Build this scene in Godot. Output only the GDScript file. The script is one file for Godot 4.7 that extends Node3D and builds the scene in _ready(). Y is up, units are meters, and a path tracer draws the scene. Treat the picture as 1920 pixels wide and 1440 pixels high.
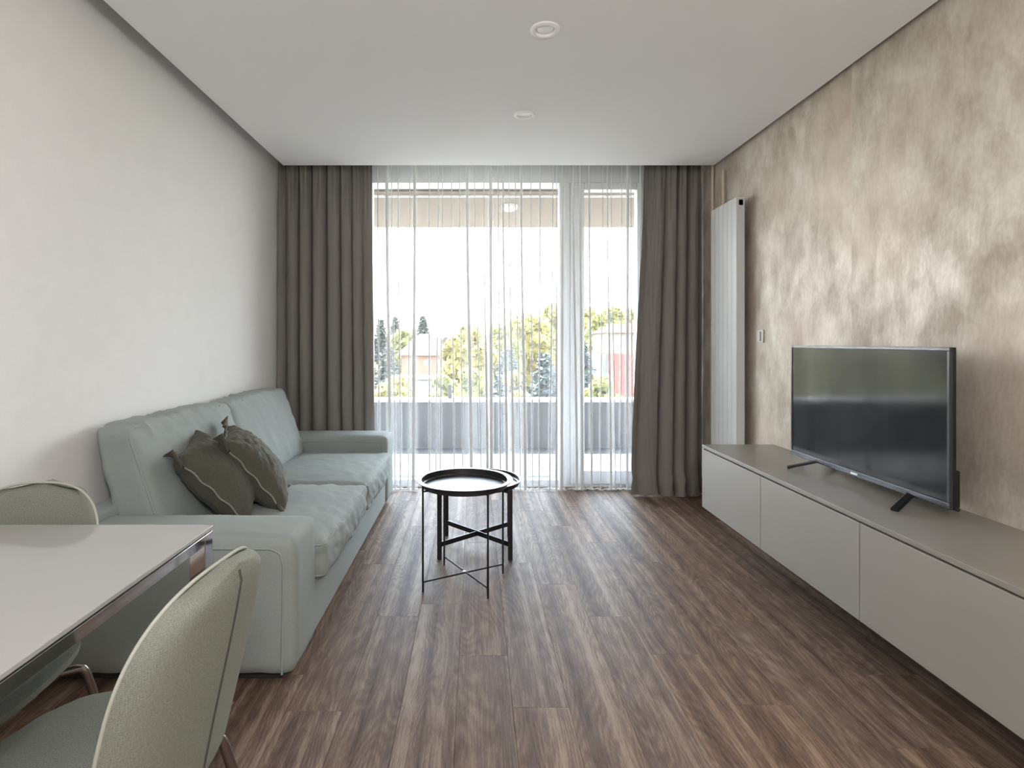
extends Node3D

# ---------------------------------------------------------------- layout (metres; the camera stands at x = 0, d = 0; d runs towards the window, world z = -d)
const EYE := 1.22
const FOCAL := 1050.0          # focal length in pixels of a 1920 wide picture
const XL := -1.57              # left wall
const XR := 1.82               # right wall
const D_WIN := 4.70            # inner face of the window wall
const D_BACK := -3.4           # wall behind the camera
const CEIL := 2.524            # underside of the lowered ceiling panel
const FILL_LAMP := 1.4  # strength of the added fill light behind the viewer
const SLAB := 2.72             # underside of the concrete slab above it

var M := {}
var counts := {}

# ================================================================ mesh builder
class MB:
	var v := PackedVector3Array()
	var n := PackedVector3Array()
	var uv := PackedVector2Array()
	var ix := PackedInt32Array()

	func vert(p: Vector3, nn: Vector3, t := Vector2.ZERO) -> int:
		v.append(p); n.append(nn); uv.append(t)
		return v.size() - 1

	func tri(a: int, b: int, c: int) -> void:
		# front faces run clockwise: order them by the given normals
		var g := (v[c] - v[a]).cross(v[b] - v[a])
		if g.dot(n[a] + n[b] + n[c]) < 0.0:
			ix.append_array(PackedInt32Array([a, c, b]))
		else:
			ix.append_array(PackedInt32Array([a, b, c]))

	func quad(a: int, b: int, c: int, d: int) -> void:
		tri(a, b, c); tri(a, c, d)

	func face(p: Array, nn: Vector3, t := []) -> void:
		var k := []
		for i in p.size():
			k.append(vert(p[i], nn, t[i] if t.size() > i else Vector2.ZERO))
		for i in range(1, p.size() - 1):
			tri(k[0], k[i], k[i + 1])

	func raw(a: int, b: int, c: int) -> void:
		ix.append_array(PackedInt32Array([a, b, c]))

	# rounded box about a centre, explicit normals
	func rbox(c: Vector3, s: Vector3, r := 0.004, seg := 1, basis := Basis()) -> void:
		var h := s * 0.5
		r = minf(r, minf(h.x, minf(h.y, h.z)) * 0.999)
		for ax in 3:
			var u := (ax + 1) % 3
			var w := (ax + 2) % 3
			var su := stops(h[u], r, seg)
			var sw := stops(h[w], r, seg)
			for sgn in [-1.0, 1.0]:
				var first := v.size()
				for i in su.size():
					for j in sw.size():
						var q := Vector3.ZERO
						q[ax] = h[ax] * sgn; q[u] = su[i]; q[w] = sw[j]
						var inner := Vector3(clampf(q.x, -h.x + r, h.x - r), clampf(q.y, -h.y + r, h.y - r), clampf(q.z, -h.z + r, h.z - r))
						var dir := (q - inner).normalized()
						vert(c + basis * (inner + dir * r), basis * dir, Vector2(su[i], sw[j]))
				for i in su.size() - 1:
					for j in sw.size() - 1:
						var a := first + i * sw.size() + j
						quad(a, a + 1, a + sw.size() + 1, a + sw.size())

	func stops(h: float, r: float, seg: int) -> Array:
		var o := []
		for i in seg + 1:
			o.append(-h + r - r * tan(PI / 4 * (1.0 - float(i) / seg)))
		for i in seg + 1:
			o.append(h - r + r * tan(PI / 4 * float(i) / seg))
		return o

	# tube along a polyline
	func tube(pts: Array, r: float, sides := 10, caps := true, closed := false, r_end := -1.0) -> void:
		var m := pts.size()
		var up := Vector3.UP
		var t0: Vector3 = (pts[1] - pts[0]).normalized()
		if absf(t0.dot(up)) > 0.9:
			up = Vector3.RIGHT
		var side := t0.cross(up).normalized()
		var first := v.size()
		for i in m:
			var a: Vector3 = pts[(i - 1 + m) % m] if (closed or i > 0) else pts[i]
			var b: Vector3 = pts[(i + 1) % m] if (closed or i < m - 1) else pts[i]
			var t := (b - a).normalized()
			side = (side - t * side.dot(t)).normalized()
			var o := t.cross(side)
			var rr := r if r_end < 0.0 else lerpf(r, r_end, float(i) / (m - 1))
			for k in sides:
				var ang := TAU * k / sides
				var d := side * cos(ang) + o * sin(ang)
				vert(pts[i] + d * rr, d)
		var rings := m if closed else m - 1
		for i in rings:
			for k in sides:
				var a := first + i * sides + k
				var b := first + i * sides + (k + 1) % sides
				var c := first + ((i + 1) % m) * sides + (k + 1) % sides
				var d := first + ((i + 1) % m) * sides + k
				quad(a, b, c, d)
		if caps and not closed:
			for e in [0, m - 1]:
				var nn: Vector3 = (pts[0] - pts[1]).normalized() if e == 0 else (pts[m - 1] - pts[m - 2]).normalized()
				var k0 := v.size()
				for k in sides:
					vert(v[first + e * sides + k], nn)
				for k in range(1, sides - 1):
					tri(k0, k0 + k, k0 + k + 1)

	# lathe of (radius, height) points round a vertical axis, sharp where the profile turns by more than ~35 degrees
	func lathe(prof: Array, c: Vector3, segs := 48) -> void:
		for i in prof.size() - 1:
			var a: Vector2 = prof[i]
			var b: Vector2 = prof[i + 1]
			var d := (b - a).normalized()
			var nn := Vector2(d.y, -d.x)
			var na := nn
			var nb := nn
			if i > 0:
				var dp: Vector2 = (prof[i] - prof[i - 1]).normalized()
				if dp.dot(d) > 0.8:
					na = (nn + Vector2(dp.y, -dp.x)).normalized()
			if i < prof.size() - 2:
				var dn: Vector2 = (prof[i + 2] - prof[i + 1]).normalized()
				if dn.dot(d) > 0.8:
					nb = (nn + Vector2(dn.y, -dn.x)).normalized()
			var first := v.size()
			for k in segs + 1:
				var ang := TAU * k / segs
				var cs := cos(ang)
				var sn := sin(ang)
				vert(c + Vector3(a.x * cs, a.y, a.x * sn), Vector3(na.x * cs, na.y, na.x * sn), Vector2(float(k) / segs, 0))
				vert(c + Vector3(b.x * cs, b.y, b.x * sn), Vector3(nb.x * cs, nb.y, nb.x * sn), Vector2(float(k) / segs, 1))
			for k in segs:
				var p := first + k * 2
				quad(p, p + 1, p + 3, p + 2)

	# a grid of points, normals by smooth()
	func sheet(nu: int, nv: int, f: Callable) -> void:
		var first := v.size()
		for i in nu + 1:
			for j in nv + 1:
				vert(f.call(float(i) / nu, float(j) / nv), Vector3.ZERO, Vector2(float(i) / nu, float(j) / nv))
		for i in nu:
			for j in nv:
				var a := first + i * (nv + 1) + j
				var b := a + nv + 1
				raw(a, b, b + 1); raw(a, b + 1, a + 1)

	# surface of a cube cut in nx, ny, nz, each point of [-1, 1]^3 moved by f; normals by smooth()
	func cube(nx: int, ny: int, nz: int, f: Callable) -> void:
		var cut := [nx, ny, nz]
		for ax in 3:
			var u := (ax + 1) % 3
			var w := (ax + 2) % 3
			for sgn in [-1.0, 1.0]:
				var first := v.size()
				for i in cut[u] + 1:
					for j in cut[w] + 1:
						var q := Vector3.ZERO
						q[ax] = sgn
						q[u] = -1.0 + 2.0 * i / cut[u]
						q[w] = -1.0 + 2.0 * j / cut[w]
						vert(f.call(q), Vector3.ZERO, Vector2(q[u], q[w]))
				for i in cut[u]:
					for j in cut[w]:
						var a: int = first + i * (cut[w] + 1) + j
						var b: int = a + cut[w] + 1
						if sgn > 0.0:
							raw(a, b + 1, b); raw(a, a + 1, b + 1)
						else:
							raw(a, b, b + 1); raw(a, b + 1, a + 1)

	func smooth(closed := true) -> void:
		if closed:
			var vol := 0.0
			for i in range(0, ix.size(), 3):
				vol += v[ix[i]].dot(v[ix[i + 1]].cross(v[ix[i + 2]]))
			if vol > 0.0:
				for i in range(0, ix.size(), 3):
					var t := ix[i + 1]
					ix[i + 1] = ix[i + 2]
					ix[i + 2] = t
		var acc := {}
		for i in range(0, ix.size(), 3):
			var a := v[ix[i]]
			var g := (v[ix[i + 2]] - a).cross(v[ix[i + 1]] - a)
			for k in 3:
				var key := Vector3i((v[ix[i + k]] * 20000.0).round())
				acc[key] = acc.get(key, Vector3.ZERO) + g
		for i in v.size():
			var key := Vector3i((v[i] * 20000.0).round())
			var s: Vector3 = acc.get(key, Vector3.UP)
			n[i] = s.normalized() if s.length_squared() > 1e-24 else Vector3.UP

	func mesh() -> ArrayMesh:
		var arr := []
		arr.resize(Mesh.ARRAY_MAX)
		arr[Mesh.ARRAY_VERTEX] = v
		arr[Mesh.ARRAY_NORMAL] = n
		arr[Mesh.ARRAY_TEX_UV] = uv
		arr[Mesh.ARRAY_INDEX] = ix
		var m := ArrayMesh.new()
		m.add_surface_from_arrays(Mesh.PRIMITIVE_TRIANGLES, arr)
		return m

# ================================================================ scene helpers
func V(x: float, y: float, d: float) -> Vector3:
	return Vector3(x, y, -d)

func numbered(called: String) -> String:
	var k: int = counts.get(called, 0)
	counts[called] = k + 1
	return called if k == 0 else "%s_%03d" % [called, k]

func tag(o: Node3D, label := "", category := "", group := "", kind := "") -> Node3D:
	if label: o.set_meta("label", label)
	if category: o.set_meta("category", category)
	if group: o.set_meta("group", group)
	if kind: o.set_meta("kind", kind)
	return o

func thing(called: String, at: Vector3, label := "", category := "", group := "", kind := "") -> Node3D:
	var o := Node3D.new()
	o.name = numbered(called)
	add_child(o)
	o.position = at
	return tag(o, label, category, group, kind)

func obj(called: String, mb: MB, m: Material, parent: Node = null) -> MeshInstance3D:
	return put(called, mb.mesh(), m, parent)

func put(called: String, mesh: Mesh, m: Material, parent: Node = null) -> MeshInstance3D:
	var o := MeshInstance3D.new()
	o.mesh = mesh
	o.material_override = m
	o.cast_shadow = GeometryInstance3D.SHADOW_CASTING_SETTING_ON
	if parent == null:
		o.name = numbered(called)
		add_child(o)
	else:
		o.name = called
		parent.add_child(o, true)
	return o

func box(c: Vector3, s: Vector3, r := 0.003, seg := 1, basis := Basis()) -> MB:
	var mb := MB.new()
	mb.rbox(c, s, r, seg, basis)
	return mb

# box between two opposite corners
func slab(a: Vector3, b: Vector3, r := 0.003, seg := 1) -> MB:
	return box((a + b) * 0.5, (b - a).abs(), r, seg)

# one sheet of glass
func pane(a: Vector3, b: Vector3) -> MB:
	var mb := MB.new()
	mb.face([a, Vector3(b.x, a.y, a.z), b, Vector3(a.x, b.y, a.z)], Vector3(0, 0, 1))
	return mb

func struct(called: String, mb: MB, m: Material, label: String, parent: Node = null) -> MeshInstance3D:
	var o := obj(called, mb, m, parent)
	if parent == null:
		tag(o, label, "", "", "structure")
	return o

# ================================================================ materials
func mat(c: Color, rough := 0.8, metal := 0.0, spec := 0.5) -> StandardMaterial3D:
	var m := StandardMaterial3D.new()
	m.albedo_color = c.linear_to_srgb()
	m.roughness = rough
	m.metallic = metal
	m.metallic_specular = spec
	return m

func noise(seed_: int, freq: float, octaves := 4, kind := FastNoiseLite.TYPE_SIMPLEX_SMOOTH) -> FastNoiseLite:
	var f := FastNoiseLite.new()
	f.seed = seed_
	f.frequency = freq
	f.noise_type = kind
	f.fractal_type = FastNoiseLite.FRACTAL_FBM if octaves > 1 else FastNoiseLite.FRACTAL_NONE
	f.fractal_octaves = octaves
	return f

# grey bytes of a noise picture, made small and stretched to w x h
func streaks(f: FastNoiseLite, w0: int, h0: int, w: int, h: int, norm := true) -> PackedByteArray:
	var im := f.get_image(w0, h0, false, false, norm)
	im.convert(Image.FORMAT_L8)
	if w0 != w or h0 != h:
		im.resize(w, h, Image.INTERPOLATE_CUBIC)
	return im.get_data()

func tex(w: int, h: int, bytes: PackedByteArray, fmt := Image.FORMAT_RGB8) -> ImageTexture:
	return ImageTexture.create_from_image(Image.create_from_data(w, h, false, fmt, bytes))

func fabric(c: Color, grain := 0.16, per := 9.0, rough := 0.92, seed_ := 3) -> StandardMaterial3D:
	var m := mat(c, rough, 0.0, 0.3)
	var w := 256
	var f := noise(seed_, 0.09, 3)
	var im := f.get_seamless_image(w, w)
	im.convert(Image.FORMAT_L8)
	var a := im.get_data()
	var rng := RandomNumberGenerator.new()
	rng.seed = seed_
	var col := PackedByteArray()
	col.resize(w * w * 3)
	var bump := PackedByteArray()
	bump.resize(w * w)
	for y in w:
		for x in w:
			var i := y * w + x
			var weave := 0.5 + 0.25 * sin(TAU * x * 32.0 / w + 0.6 * sin(TAU * y * 3.0 / w)) + 0.25 * sin(TAU * y * 32.0 / w)
			var t := 1.0 - grain * (0.55 * (1.0 - a[i] / 255.0) + 0.25 * (1.0 - weave) + 0.2 * rng.randf())
			var b := int(clampf(t, 0, 1) * 255.0)
			col[i * 3] = b; col[i * 3 + 1] = b; col[i * 3 + 2] = b
			bump[i] = int(255.0 * clampf(0.6 * weave + 0.4 * rng.randf(), 0, 1))
	m.albedo_texture = tex(w, w, col)
	m.heightmap_enabled = true
	m.heightmap_texture = tex(w, w, bump, Image.FORMAT_L8)
	m.heightmap_scale = 0.06
	m.uv1_triplanar = true
	m.uv1_scale = Vector3.ONE * per
	m.rim_enabled = true
	m.rim = 0.25
	m.rim_tint = 0.6
	return m

func make_materials() -> void:
	M.ceiling = mat(Color(0.84, 0.838, 0.832), 0.85)
	M.white_wall = mat(Color(0.84, 0.83, 0.815), 0.85)
	# left wall: off-white vinyl with a fine grain
	var lw := mat(Color(0.84, 0.83, 0.815), 0.75, 0.0, 0.4)
	var la := streaks(noise(11, 0.02, 4), 512, 512, 512, 512)
	var lb := streaks(noise(12, 0.2, 2), 512, 512, 512, 512)
	var lc := PackedByteArray()
	lc.resize(512 * 512 * 3)
	for i in 512 * 512:
		var t := 0.975 + 0.012 * la[i] / 255.0 + 0.013 * lb[i] / 255.0
		lc[i * 3] = int(255 * t); lc[i * 3 + 1] = int(255 * t); lc[i * 3 + 2] = int(254 * t)
	lw.albedo_texture = tex(512, 512, lc)
	lw.heightmap_enabled = true
	lw.heightmap_texture = tex(512, 512, lb, Image.FORMAT_L8)
	lw.heightmap_scale = 0.02
	lw.uv1_triplanar = true
	lw.uv1_scale = Vector3.ONE * 0.7
	M.left_wall = lw
	M.plaster = plaster()
	M.frame = mat(Color(0.74, 0.75, 0.76), 0.4)
	M.glass = mat(Color(0.9, 0.95, 0.95, 1), 0.0)
	M.glass.transparency = BaseMaterial3D.TRANSPARENCY_ALPHA
	M.glass.albedo_color.a = 0.04
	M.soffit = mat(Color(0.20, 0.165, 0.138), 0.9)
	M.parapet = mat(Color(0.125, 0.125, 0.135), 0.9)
	M.coping = mat(Color(0.72, 0.73, 0.75), 0.5)
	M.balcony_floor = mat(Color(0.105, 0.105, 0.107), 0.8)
	M.drape = fabric(Color(0.345, 0.32, 0.30), 0.22, 8.0, 0.9, 21)
	M.drape.backlight_enabled = true
	M.drape.backlight = Color(0.06, 0.055, 0.05)
	M.sheer = mat(Color(0.90, 0.90, 0.90), 0.9, 0.0, 0.1)
	M.sheer.transparency = BaseMaterial3D.TRANSPARENCY_ALPHA
	M.sheer.albedo_color.a = 0.11
	M.sheer.backlight_enabled = true
	M.sheer.backlight = Color(0.40, 0.40, 0.40)
	M.sofa = fabric(Color(0.41, 0.45, 0.43), 0.20, 9.0, 0.92, 5)
	M.sofa_dark = mat(Color(0.03, 0.032, 0.032), 0.8)
	M.pillow = fabric(Color(0.155, 0.148, 0.118), 0.45, 7.0, 0.75, 8)
	M.pillow.rim = 0.5
	M.pillow_cord = mat(Color(0.24, 0.24, 0.21), 0.7)
	M.black = mat(Color(0.012, 0.013, 0.014), 0.32, 0.0, 0.55)
	M.tray = mat(Color(0.020, 0.021, 0.022), 0.30, 0.0, 0.6)
	M.cabinet = mat(Color(0.305, 0.285, 0.25), 0.42, 0.0, 0.5)
	M.cabinet_top = mat(Color(0.27, 0.25, 0.215), 0.36, 0.0, 0.5)
	M.cabinet_body = mat(Color(0.16, 0.15, 0.13), 0.6)
	M.bezel = mat(Color(0.075, 0.078, 0.085), 0.22, 0.7)
	M.tv_black = mat(Color(0.007, 0.007, 0.008), 0.4)
	M.screen = mat(Color(0.005, 0.005, 0.006), 0.09, 0.0, 0.36)
	M.logo = mat(Color(0.5, 0.5, 0.52), 0.3, 0.8)
	M.radiator = mat(Color(0.66, 0.665, 0.66), 0.35)
	M.pipe = mat(Color(0.62, 0.53, 0.43), 0.45)
	M.switch_white = mat(Color(0.62, 0.61, 0.58), 0.35)
	M.gap = mat(Color(0.05, 0.05, 0.05), 0.7)
	M.lamp_ring = mat(Color(0.93, 0.93, 0.92), 0.5)
	M.lamp_lens = mat(Color(0.90, 0.90, 0.89), 0.25)
	M.table_top = mat(Color(0.40, 0.39, 0.378), 0.10, 0.0, 0.5)
	M.chrome = mat(Color(0.62, 0.62, 0.63), 0.06, 1.0)
	M.steel = mat(Color(0.34, 0.31, 0.295), 0.25, 1.0)
	M.chair = fabric(Color(0.36, 0.375, 0.315), 0.42, 11.0, 0.92, 31)
	M.chair_seam = mat(Color(0.06, 0.062, 0.055), 0.9)
	M.chair_piping = mat(Color(0.40, 0.41, 0.355), 0.85)
	M.subfloor = mat(Color(0.09, 0.065, 0.05), 0.9)
	M.baseboard = mat(Color(0.70, 0.69, 0.67), 0.5)

# trowelled decorative plaster with a slight metallic gloss
func plaster() -> StandardMaterial3D:
	var w := 1024
	var h := 1024
	var warp := noise(41, 0.006, 3)
	warp.domain_warp_enabled = true
	warp.domain_warp_amplitude = 60.0
	warp.domain_warp_frequency = 0.012
	var a := streaks(warp, w, h, w, h)
	var mid := noise(42, 0.022, 4)
	mid.domain_warp_enabled = true
	mid.domain_warp_amplitude = 28.0
	mid.domain_warp_frequency = 0.03
	var b := streaks(mid, w, w / 2, w, h)       # strokes stand upright
	var c := streaks(noise(43, 0.11, 3), w, w / 2, w, h)
	var e := streaks(noise(44, 0.004, 2), w, h, w, h)
	var col := PackedByteArray()
	col.resize(w * h * 3)
	var orm := PackedByteArray()
	orm.resize(w * h)
	var bump := PackedByteArray()
	bump.resize(w * h)
	var lo := Color(0.43, 0.365, 0.292)
	var hi := Color(0.69, 0.63, 0.545)
	var pink := Color(0.62, 0.51, 0.42)
	for i in w * h:
		var t := clampf(0.5 + 0.75 * (a[i] / 255.0 - 0.5) + 0.85 * (b[i] / 255.0 - 0.5) + 0.35 * (c[i] / 255.0 - 0.5), 0.0, 1.0)
		var q := lo.lerp(hi, t).lerp(pink, 0.45 * clampf((e[i] / 255.0 - 0.45) * 2.5, 0.0, 1.0)).linear_to_srgb()
		col[i * 3] = int(q.r * 255); col[i * 3 + 1] = int(q.g * 255); col[i * 3 + 2] = int(q.b * 255)
		orm[i] = int(255 * clampf(0.68 - 0.20 * t, 0, 1))
		bump[i] = int(255 * clampf(0.5 * t + 0.5 * c[i] / 255.0, 0, 1))
	var m := StandardMaterial3D.new()
	m.albedo_texture = tex(w, h, col)
	m.roughness = 1.0
	m.roughness_texture = tex(w, h, orm, Image.FORMAT_L8)
	m.metallic = 0.20
	m.metallic_specular = 0.5
	m.heightmap_enabled = true
	m.heightmap_texture = tex(w, h, bump, Image.FORMAT_L8)
	m.heightmap_scale = 0.12
	m.uv1_triplanar = true
	m.uv1_scale = Vector3.ONE * 0.37
	return m

# wood-look boards: one sheet of grain 6 boards wide and 2 boards long
func wood() -> Array:
	var w := 1024
	var h := 2048
	var broad := streaks(noise(51, 0.012, 3), w, 40, w, h)
	var fine := streaks(noise(52, 0.16, 3), w, 96, w, h)
	var hair := streaks(noise(53, 0.42, 2), w, 220, w, h)
	var ring := noise(54, 0.010, 2)
	var rg := streaks(ring, w / 2, 150, w, h)
	var blot := streaks(noise(55, 0.03, 4), w / 2, 512, w, h)
	var sap := streaks(noise(56, 0.016, 2), w, 22, w, h)
	var dark := Color(0.065, 0.042, 0.032)
	var midc := Color(0.178, 0.117, 0.086)
	var light := Color(0.35, 0.262, 0.198)
	var lut := []
	for k in 256:
		var t := k / 255.0
		var q := (dark.lerp(midc, t / 0.5) if t < 0.5 else midc.lerp(light, (t - 0.5) / 0.5)).linear_to_srgb()
		lut.append([int(q.r * 255), int(q.g * 255), int(q.b * 255)])
	var col := PackedByteArray()
	col.resize(w * h * 3)
	var rough := PackedByteArray()
	rough.resize(w * h)
	for i in w * h:
		var r := rg[i] / 255.0
		var saw := absf(fposmod(r * 13.0, 1.0) - 0.5) * 2.0
		var t := 0.50 + 0.50 * (broad[i] / 255.0 - 0.5) + 0.46 * (fine[i] / 255.0 - 0.5) + 0.42 * (hair[i] / 255.0 - 0.5) + 0.22 * (saw - 0.5) + 0.30 * (blot[i] / 255.0 - 0.5)
		t += 0.22 * smoothstep(0.68, 0.84, sap[i] / 255.0) - 0.14 * smoothstep(0.30, 0.18, sap[i] / 255.0)
		var k := clampi(int(t * 255.0), 0, 255)
		var q: Array = lut[k]
		col[i * 3] = q[0]; col[i * 3 + 1] = q[1]; col[i * 3 + 2] = q[2]
		rough[i] = clampi(int(255.0 * (0.60 - 0.10 * t + 0.16 * (hair[i] / 255.0 - 0.5))), 0, 255)
	var ct := tex(w, h, col)
	var rt := tex(w, h, rough, Image.FORMAT_L8)
	var out := []
	for tone in [Color(1, 1, 1), Color(0.95, 0.94, 0.93), Color(1.0, 0.98, 0.955), Color(0.965, 0.965, 0.975), Color(1.0, 0.97, 0.94)]:
		var m := StandardMaterial3D.new()
		m.albedo_color = tone
		m.albedo_texture = ct
		m.roughness = 1.0
		m.roughness_texture = rt
		m.metallic_specular = 0.38
		m.heightmap_enabled = true
		m.heightmap_texture = rt
		m.heightmap_scale = 0.05
		out.append(m)
	return out

# ================================================================ main
func _ready() -> void:
	# --- camera: level, looking along -z; the vanishing point of the photograph (890, 640) is off centre, so the lens is shifted
	var cam := Camera3D.new()
	cam.name = "camera"
	add_child(cam)
	cam.position = Vector3(0, EYE, 0)
	cam.projection = Camera3D.PROJECTION_FRUSTUM
	cam.near = 0.05
	cam.far = 600.0
	cam.keep_aspect = Camera3D.KEEP_HEIGHT
	cam.size = 1440.0 / FOCAL * cam.near
	cam.frustum_offset = Vector2((960.0 - 890.0) / FOCAL * cam.near, (640.0 - 720.0) / FOCAL * cam.near)
	cam.current = true
	# --- sky and exposure
	var env := Environment.new()
	env.background_mode = Environment.BG_SKY
	var sky := Sky.new()
	var sm := ProceduralSkyMaterial.new()
	sm.sky_top_color = Color(0.78, 0.86, 0.93)
	sm.sky_horizon_color = Color(1.0, 0.992, 0.98)
	sm.sky_curve = 0.16
	sm.ground_bottom_color = Color(0.35, 0.34, 0.30)
	sm.ground_horizon_color = Color(0.75, 0.76, 0.74)
	sm.sky_energy_multiplier = 3.0
	sm.ground_energy_multiplier = 1.5
	sm.sun_angle_max = 0.0
	sky.sky_material = sm
	env.sky = sky
	env.ambient_light_source = Environment.AMBIENT_SOURCE_SKY
	env.tonemap_mode = Environment.TONE_MAPPER_LINEAR
	env.tonemap_exposure = 1.75
	env.sdfgi_enabled = true
	env.ssao_enabled = true
	env.ssil_enabled = true
	var we := WorldEnvironment.new()
	we.name = "environment"
	we.environment = env
	add_child(we)
	# --- high sun beyond the balcony: it falls on the balcony floor and coping and through the leaves, not into the room
	var sun := DirectionalLight3D.new()
	sun.name = "sun"
	add_child(sun)
	sun.look_at_from_position(Vector3.ZERO, Vector3(0.22, -0.86, 0.45))
	sun.light_color = Color(1.0, 0.98, 0.95)
	sun.light_energy = 7.5
	sun.light_angular_distance = 0.6
	sun.shadow_enabled = true

	make_materials()
	build_shell()
	build_floor()
	build_window()
	build_balcony()
	build_outside()
	build_curtains()
	build_sofa()
	build_console()
	build_television()
	build_radiator()
	build_dining()
	build_tray_tables()
	build_pillows()
	build_small()
	build_added_fill_lamp()

# ================================================================ the room
func build_shell() -> void:
	var t := 0.2
	struct("wall_left", slab(V(XL - t, -0.2, D_BACK - t), V(XL, SLAB, D_WIN + 0.2), 0.002), M.left_wall, "off-white finely textured wall behind the sofa")
	struct("wall_right", slab(V(XR, -0.2, D_BACK - t), V(XR + t, SLAB, D_WIN + 0.2), 0.002), M.plaster, "warm beige trowelled plaster wall behind the television")
	struct("wall_behind", slab(V(XL, -0.2, D_BACK - t), V(XR, SLAB, D_BACK), 0.002), M.white_wall, "plain white wall closing the room behind the viewer")
	struct("ceiling", slab(V(XL - t, SLAB, D_BACK - t), V(XR + t, SLAB + 0.25, D_WIN + 0.2), 0.002), M.white_wall, "concrete slab above the lowered ceiling panel")
	struct("ceiling_panel", slab(V(-1.42, CEIL, D_BACK + 0.05), V(1.774, CEIL + 0.07, 4.15), 0.002), M.ceiling, "lowered plain white ceiling panel with dark shadow gaps along its edges")
	# window wall: what is left of it round the glazing
	struct("wall_window", slab(V(XL, -0.2, D_WIN), V(-1.12, SLAB, D_WIN + 0.2), 0.002), M.white_wall, "narrow wall pier beside the window behind the dark curtain")
	struct("wall_window", slab(V(1.62, -0.2, D_WIN), V(XR, SLAB, D_WIN + 0.2), 0.002), M.white_wall, "narrow wall pier behind the curtain near the radiator")
	struct("baseboard_right", slab(V(XR - 0.012, 0.0, D_BACK), V(XR, 0.06, D_WIN), 0.002), M.baseboard, "low white baseboard along the plaster wall")
	struct("baseboard_left", slab(V(XL, 0.0, D_BACK), V(XL + 0.012, 0.06, D_WIN), 0.002), M.baseboard, "low white baseboard along the off-white wall")

func build_floor() -> void:
	var root := thing("floor", V(0, 0, 0), "brown-grey wood-look plank floor running towards the window", "", "", "structure")
	obj("subfloor", slab(V(XL, -0.2, D_BACK), V(XR, -0.006, D_WIN + 0.2), 0.001), M.subfloor, root)
	var mats := wood()
	var pw := 0.187
	var pl := 1.22
	# twelve board meshes that share one sheet of grain: board, bevelled edges, sides
	var shapes := {}
	var rng := RandomNumberGenerator.new()
	rng.seed = 9
	# distance of one end joint in each row, read off the photograph (rows from x = -0.06 outwards)
	var seam := {-4: 2.05, -3: 1.848, -2: 2.487, -1: 2.60, 0: 2.175, 1: 1.867, 2: 2.81, 3: 2.483, 4: 2.184, 5: 1.88, 6: 2.45, 7: 2.9, 8: 2.05, 9: 2.6}
	for row in range(-9, 11):
		var x0: float = maxf(-0.06 + pw * row, XL)
		var x1: float = minf(-0.06 + pw * (row + 1), XR)
		if x1 - x0 < 0.01:
			continue
		var s: float = seam.get(row, rng.randf_range(1.8, 3.0))
		var first := int(floor((D_BACK - s) / pl))
		for k in range(first, 4):
			var d0: float = maxf(s + k * pl, D_BACK)
			var d1: float = minf(s + (k + 1) * pl, D_WIN)
			if d1 - d0 < 0.02:
				continue
			var slot := rng.randi_range(0, 11)
			var key := "%d %.3f %.3f" % [slot, x1 - x0, d1 - d0]
			if not shapes.has(key):
				shapes[key] = plank(x1 - x0, d1 - d0, slot)
			var o := put("plank", shapes[key], mats[rng.randi_range(0, mats.size() - 1)], root)
			o.position = V(x0, 0, d0)

func plank(w: float, l: float, slot: int) -> ArrayMesh:
	var mb := MB.new()
	var u0 := (slot % 6) / 6.0
	var v0 := (slot / 6) * 0.5
	var f := func(x: float, z: float) -> Vector2: return Vector2(u0 + x / 1.122, v0 + z / 2.44)
	var g := 0.0003       # half the joint
	var b := 0.0007       # bevel
	var a := [Vector2(g + b, g + b), Vector2(w - g - b, g + b), Vector2(w - g - b, l - g - b), Vector2(g + b, l - g - b)]
	var e := [Vector2(g, g), Vector2(w - g, g), Vector2(w - g, l - g), Vector2(g, l - g)]
	var top := []
	var tt := []
	for p in a:
		top.append(Vector3(p.x, 0, -p.y)); tt.append(f.call(p.x, p.y))
	mb.face(top, Vector3.UP, tt)
	for i in 4:
		var j := (i + 1) % 4
		var mid: Vector2 = (e[i] + e[j]) * 0.5 - Vector2(w, l) * 0.5
		var out := Vector3(signf(mid.x), 0, 0) if i % 2 == 1 else Vector3(0, 0, -signf(mid.y))
		var pa := Vector3(a[i].x, 0, -a[i].y)
		var pb := Vector3(a[j].x, 0, -a[j].y)
		var pc := Vector3(e[j].x, -0.0007, -e[j].y)
		var pd := Vector3(e[i].x, -0.0007, -e[i].y)
		var uvs := [f.call(a[i].x, a[i].y), f.call(a[j].x, a[j].y), f.call(e[j].x, e[j].y), f.call(e[i].x, e[i].y)]
		mb.face([pa, pb, pc, pd], (Vector3.UP + out).normalized(), uvs)
		mb.face([pd, pc, pc + Vector3(0, -0.006, 0), pd + Vector3(0, -0.006, 0)], out, [uvs[3], uvs[2], uvs[2], uvs[3]])
	return mb.mesh()

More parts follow.
